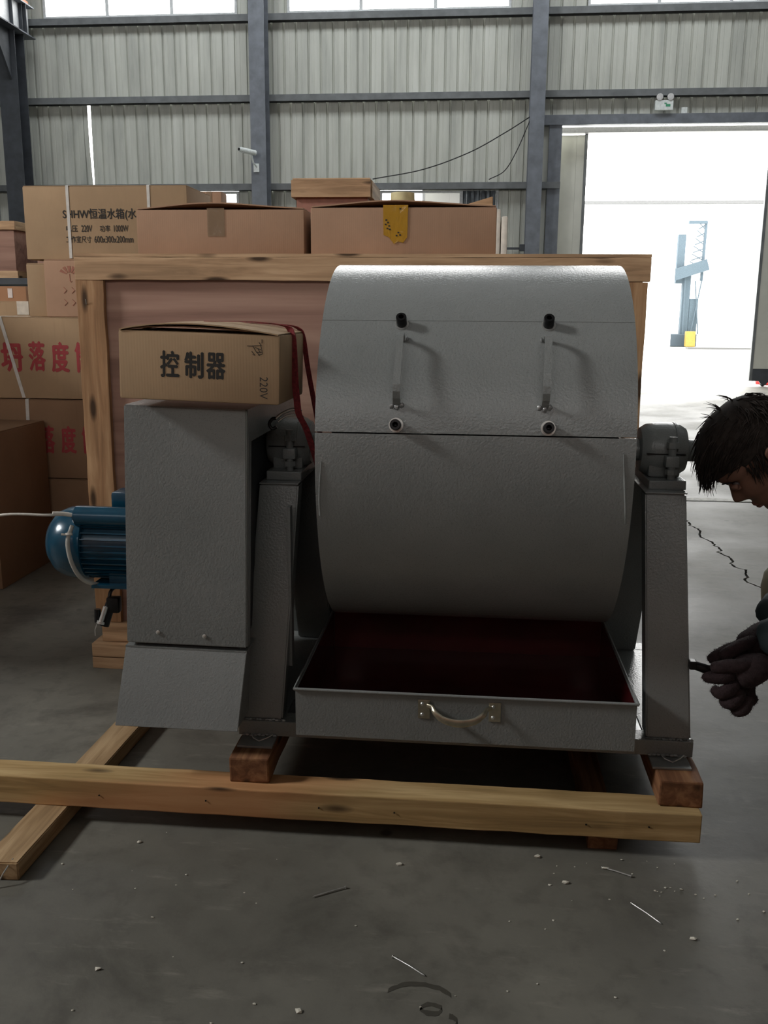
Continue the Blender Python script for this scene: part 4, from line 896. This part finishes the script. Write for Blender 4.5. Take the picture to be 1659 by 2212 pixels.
# hair: a cap plus many tapered locks
HAIR = plain('dark_hair', (.030, .024, .021), .8, spec=.15, var=.4, scale=60)
b = bmesh.new(); rings = []
for h_, xf, xb, w_ in prof:
    if h_ < -.06: continue
    row = []
    for i in range(N):
        a = 2*pi*i/N; c_, s_ = cos(a), sin(a); mid, half = (xf+xb)/2, (xf-xb)/2
        lim = .050 if c_ > .5 else (.02 if c_ > .05 else -.05)
        g = .008 if h_ > lim else -.004
        row.append(b.verts.new(HC+udir*(h_+(.006 if h_ > .09 else 0))+fdir*(mid+(half+g)*c_)+sdir*((w_+g)*s_)))
    rings.append(row)
for A, B in zip(rings, rings[1:]):
    for i in range(N): b.faces.new((A[i], A[(i+1) % N], B[(i+1) % N], B[i]))
b.faces.new(rings[-1])
hr = part('hair', b, HAIR, hd, 180); 
lk = MB(); rng = random.Random(3)
for i in range(3200):
    th = rng.uniform(0, 2*pi); u_ = rng.uniform(-.05, .128)
    k = min(range(len(prof)), key=lambda q: abs(prof[q][0]-u_)); h_, xf, xb, w_ = prof[k]
    c_, s_ = cos(th), sin(th)
    if c_ > .45 and u_ < .060: continue
    if 0 < c_ <= .45 and u_ < .0: continue
    mid, half = (xf+xb)/2, (xf-xb)/2
    p = HC+udir*u_+fdir*(mid+(half+.003)*c_)+sdir*((w_+.003)*s_)
    nrm = (fdir*c_+sdir*s_+udir*max(0, (u_-.02)*14)).normalized()
    comb = (fdir*.9+udir*.25 if u_ > .035 and c_ > -.6 else -udir*.6+fdir*.35)+sdir*(.35*s_)
    comb = comb-nrm*comb.dot(nrm); comb = comb.normalized() if comb.length > .1 else udir
    L = rng.uniform(.028, .055); lift = rng.uniform(.08, .28)
    if u_ > .06 and c_ > .1: L *= 1.25; lift *= 1.25
    j = Vector((rng.uniform(-1, 1), rng.uniform(-1, 1), rng.uniform(-1, 1)))*.15
    pts = [p, p+(comb+nrm*lift+j).normalized()*L*.5, p+(comb+nrm*lift*.7+j*1.6-Vector((0, 0, .25))).normalized()*L]
    lk.tube(pts, [.0019, .0015, .0003], 4)
part('hair_locks', lk, HAIR, hd, 180, kind='stuff')
# gloved hands closed on the tool
def hand(name, wrist, palm, base_dir, fing, thumb, rad=.0125):
    """nodes as absolute points; each finger its own chain rooted in the palm"""
    nodes = [(wrist, (.036, .034)), (palm, (.052, .046)), (base_dir, (.044, .038))]; edges = [(0, 1), (1, 2)]
    o = skinned(name, nodes, edges, GLOV, PR, 0, 2, jitter=.003)
    for nm, ch in [('finger', f) for f in fing]+[('thumb', thumb)]:
        k = len(ch); skinned(nm, [(p, rad*(1.12-.09*i)) for i, p in enumerate(ch)], [(i, i+1) for i in range(k-1)], GLOV, o, 0, 2, jitter=.002)
    return o
def fuzz(hands, n):
    m = MB(); rg = random.Random(5)
    for o in hands:
        vs = o.data.vertices
        for i in range(n):
            v = vs[rg.randrange(len(vs))]; p = v.co+ORIG[o.name]; d = (v.normal+Vector((rg.uniform(-1, 1), rg.uniform(-1, 1), rg.uniform(-1, 1)))*.8).normalized()
            m.tube([p, p+d*rg.uniform(.002, .0065)], [.0004, .0001], 3)
    return m
V = Vector
h1 = hand('glove', V((.765, 2.265, .452)), V((.705, 2.27, .425)), V((.665, 2.275, .405)),
  [[V((.672, 2.265, .42)), V((.640, 2.248, .412)), V((.612, 2.262, .404)), V((.598, 2.285, .398))],
   [V((.675, 2.262, .395)), V((.648, 2.238, .378)), V((.625, 2.250, .366)), V((.630, 2.278, .372))],
   [V((.688, 2.262, .375)), V((.668, 2.236, .350)), V((.648, 2.248, .338)), V((.652, 2.276, .350))],
   [V((.705, 2.262, .362)), V((.693, 2.238, .332)), V((.677, 2.248, .318)), V((.680, 2.274, .332))]],
  [V((.715, 2.262, .442)), V((.675, 2.245, .447)), V((.632, 2.250, .440)), V((.606, 2.262, .430))], .0185)
h2 = hand('glove', V((.81, 2.40, .500)), V((.745, 2.355, .468)), V((.70, 2.33, .450)),
  [[V((.71, 2.335, .465)), V((.67, 2.318, .462)), V((.635, 2.305, .448)), V((.612, 2.30, .432))],
   [V((.70, 2.325, .44)), V((.665, 2.31, .425)), V((.645, 2.298, .41)), V((.66, 2.288, .39))],
   [V((.715, 2.325, .42)), V((.69, 2.31, .38)), V((.70, 2.298, .35)), V((.72, 2.288, .345))],
   [V((.735, 2.325, .41)), V((.72, 2.31, .365)), V((.725, 2.298, .335)), V((.74, 2.288, .33))]],
  [V((.745, 2.34, .48)), V((.70, 2.315, .478)), V((.66, 2.295, .462)), V((.635, 2.285, .452))], .0180)
for h_ in (h1, h2): part('glove_fuzz', fuzz([h_]+list(h_.children), 420), GLOV, h_, kind='stuff')
t = thing('pliers', 'black hand tool gripped in gloves and touching the machine leg', 'tool', (.60, 2.285, .40))
part('tool_shaft', MB().tube([(.574, 2.285, .428), (.60, 2.284, .420), (.66, 2.280, .402), (.72, 2.275, .385)], [.011, .012, .010, .009], 12), BLACK, t, 50)
part('tool_jaw', MB().box(.562, .580, 2.274, 2.298, .418, .440, .003), BLACK, t)
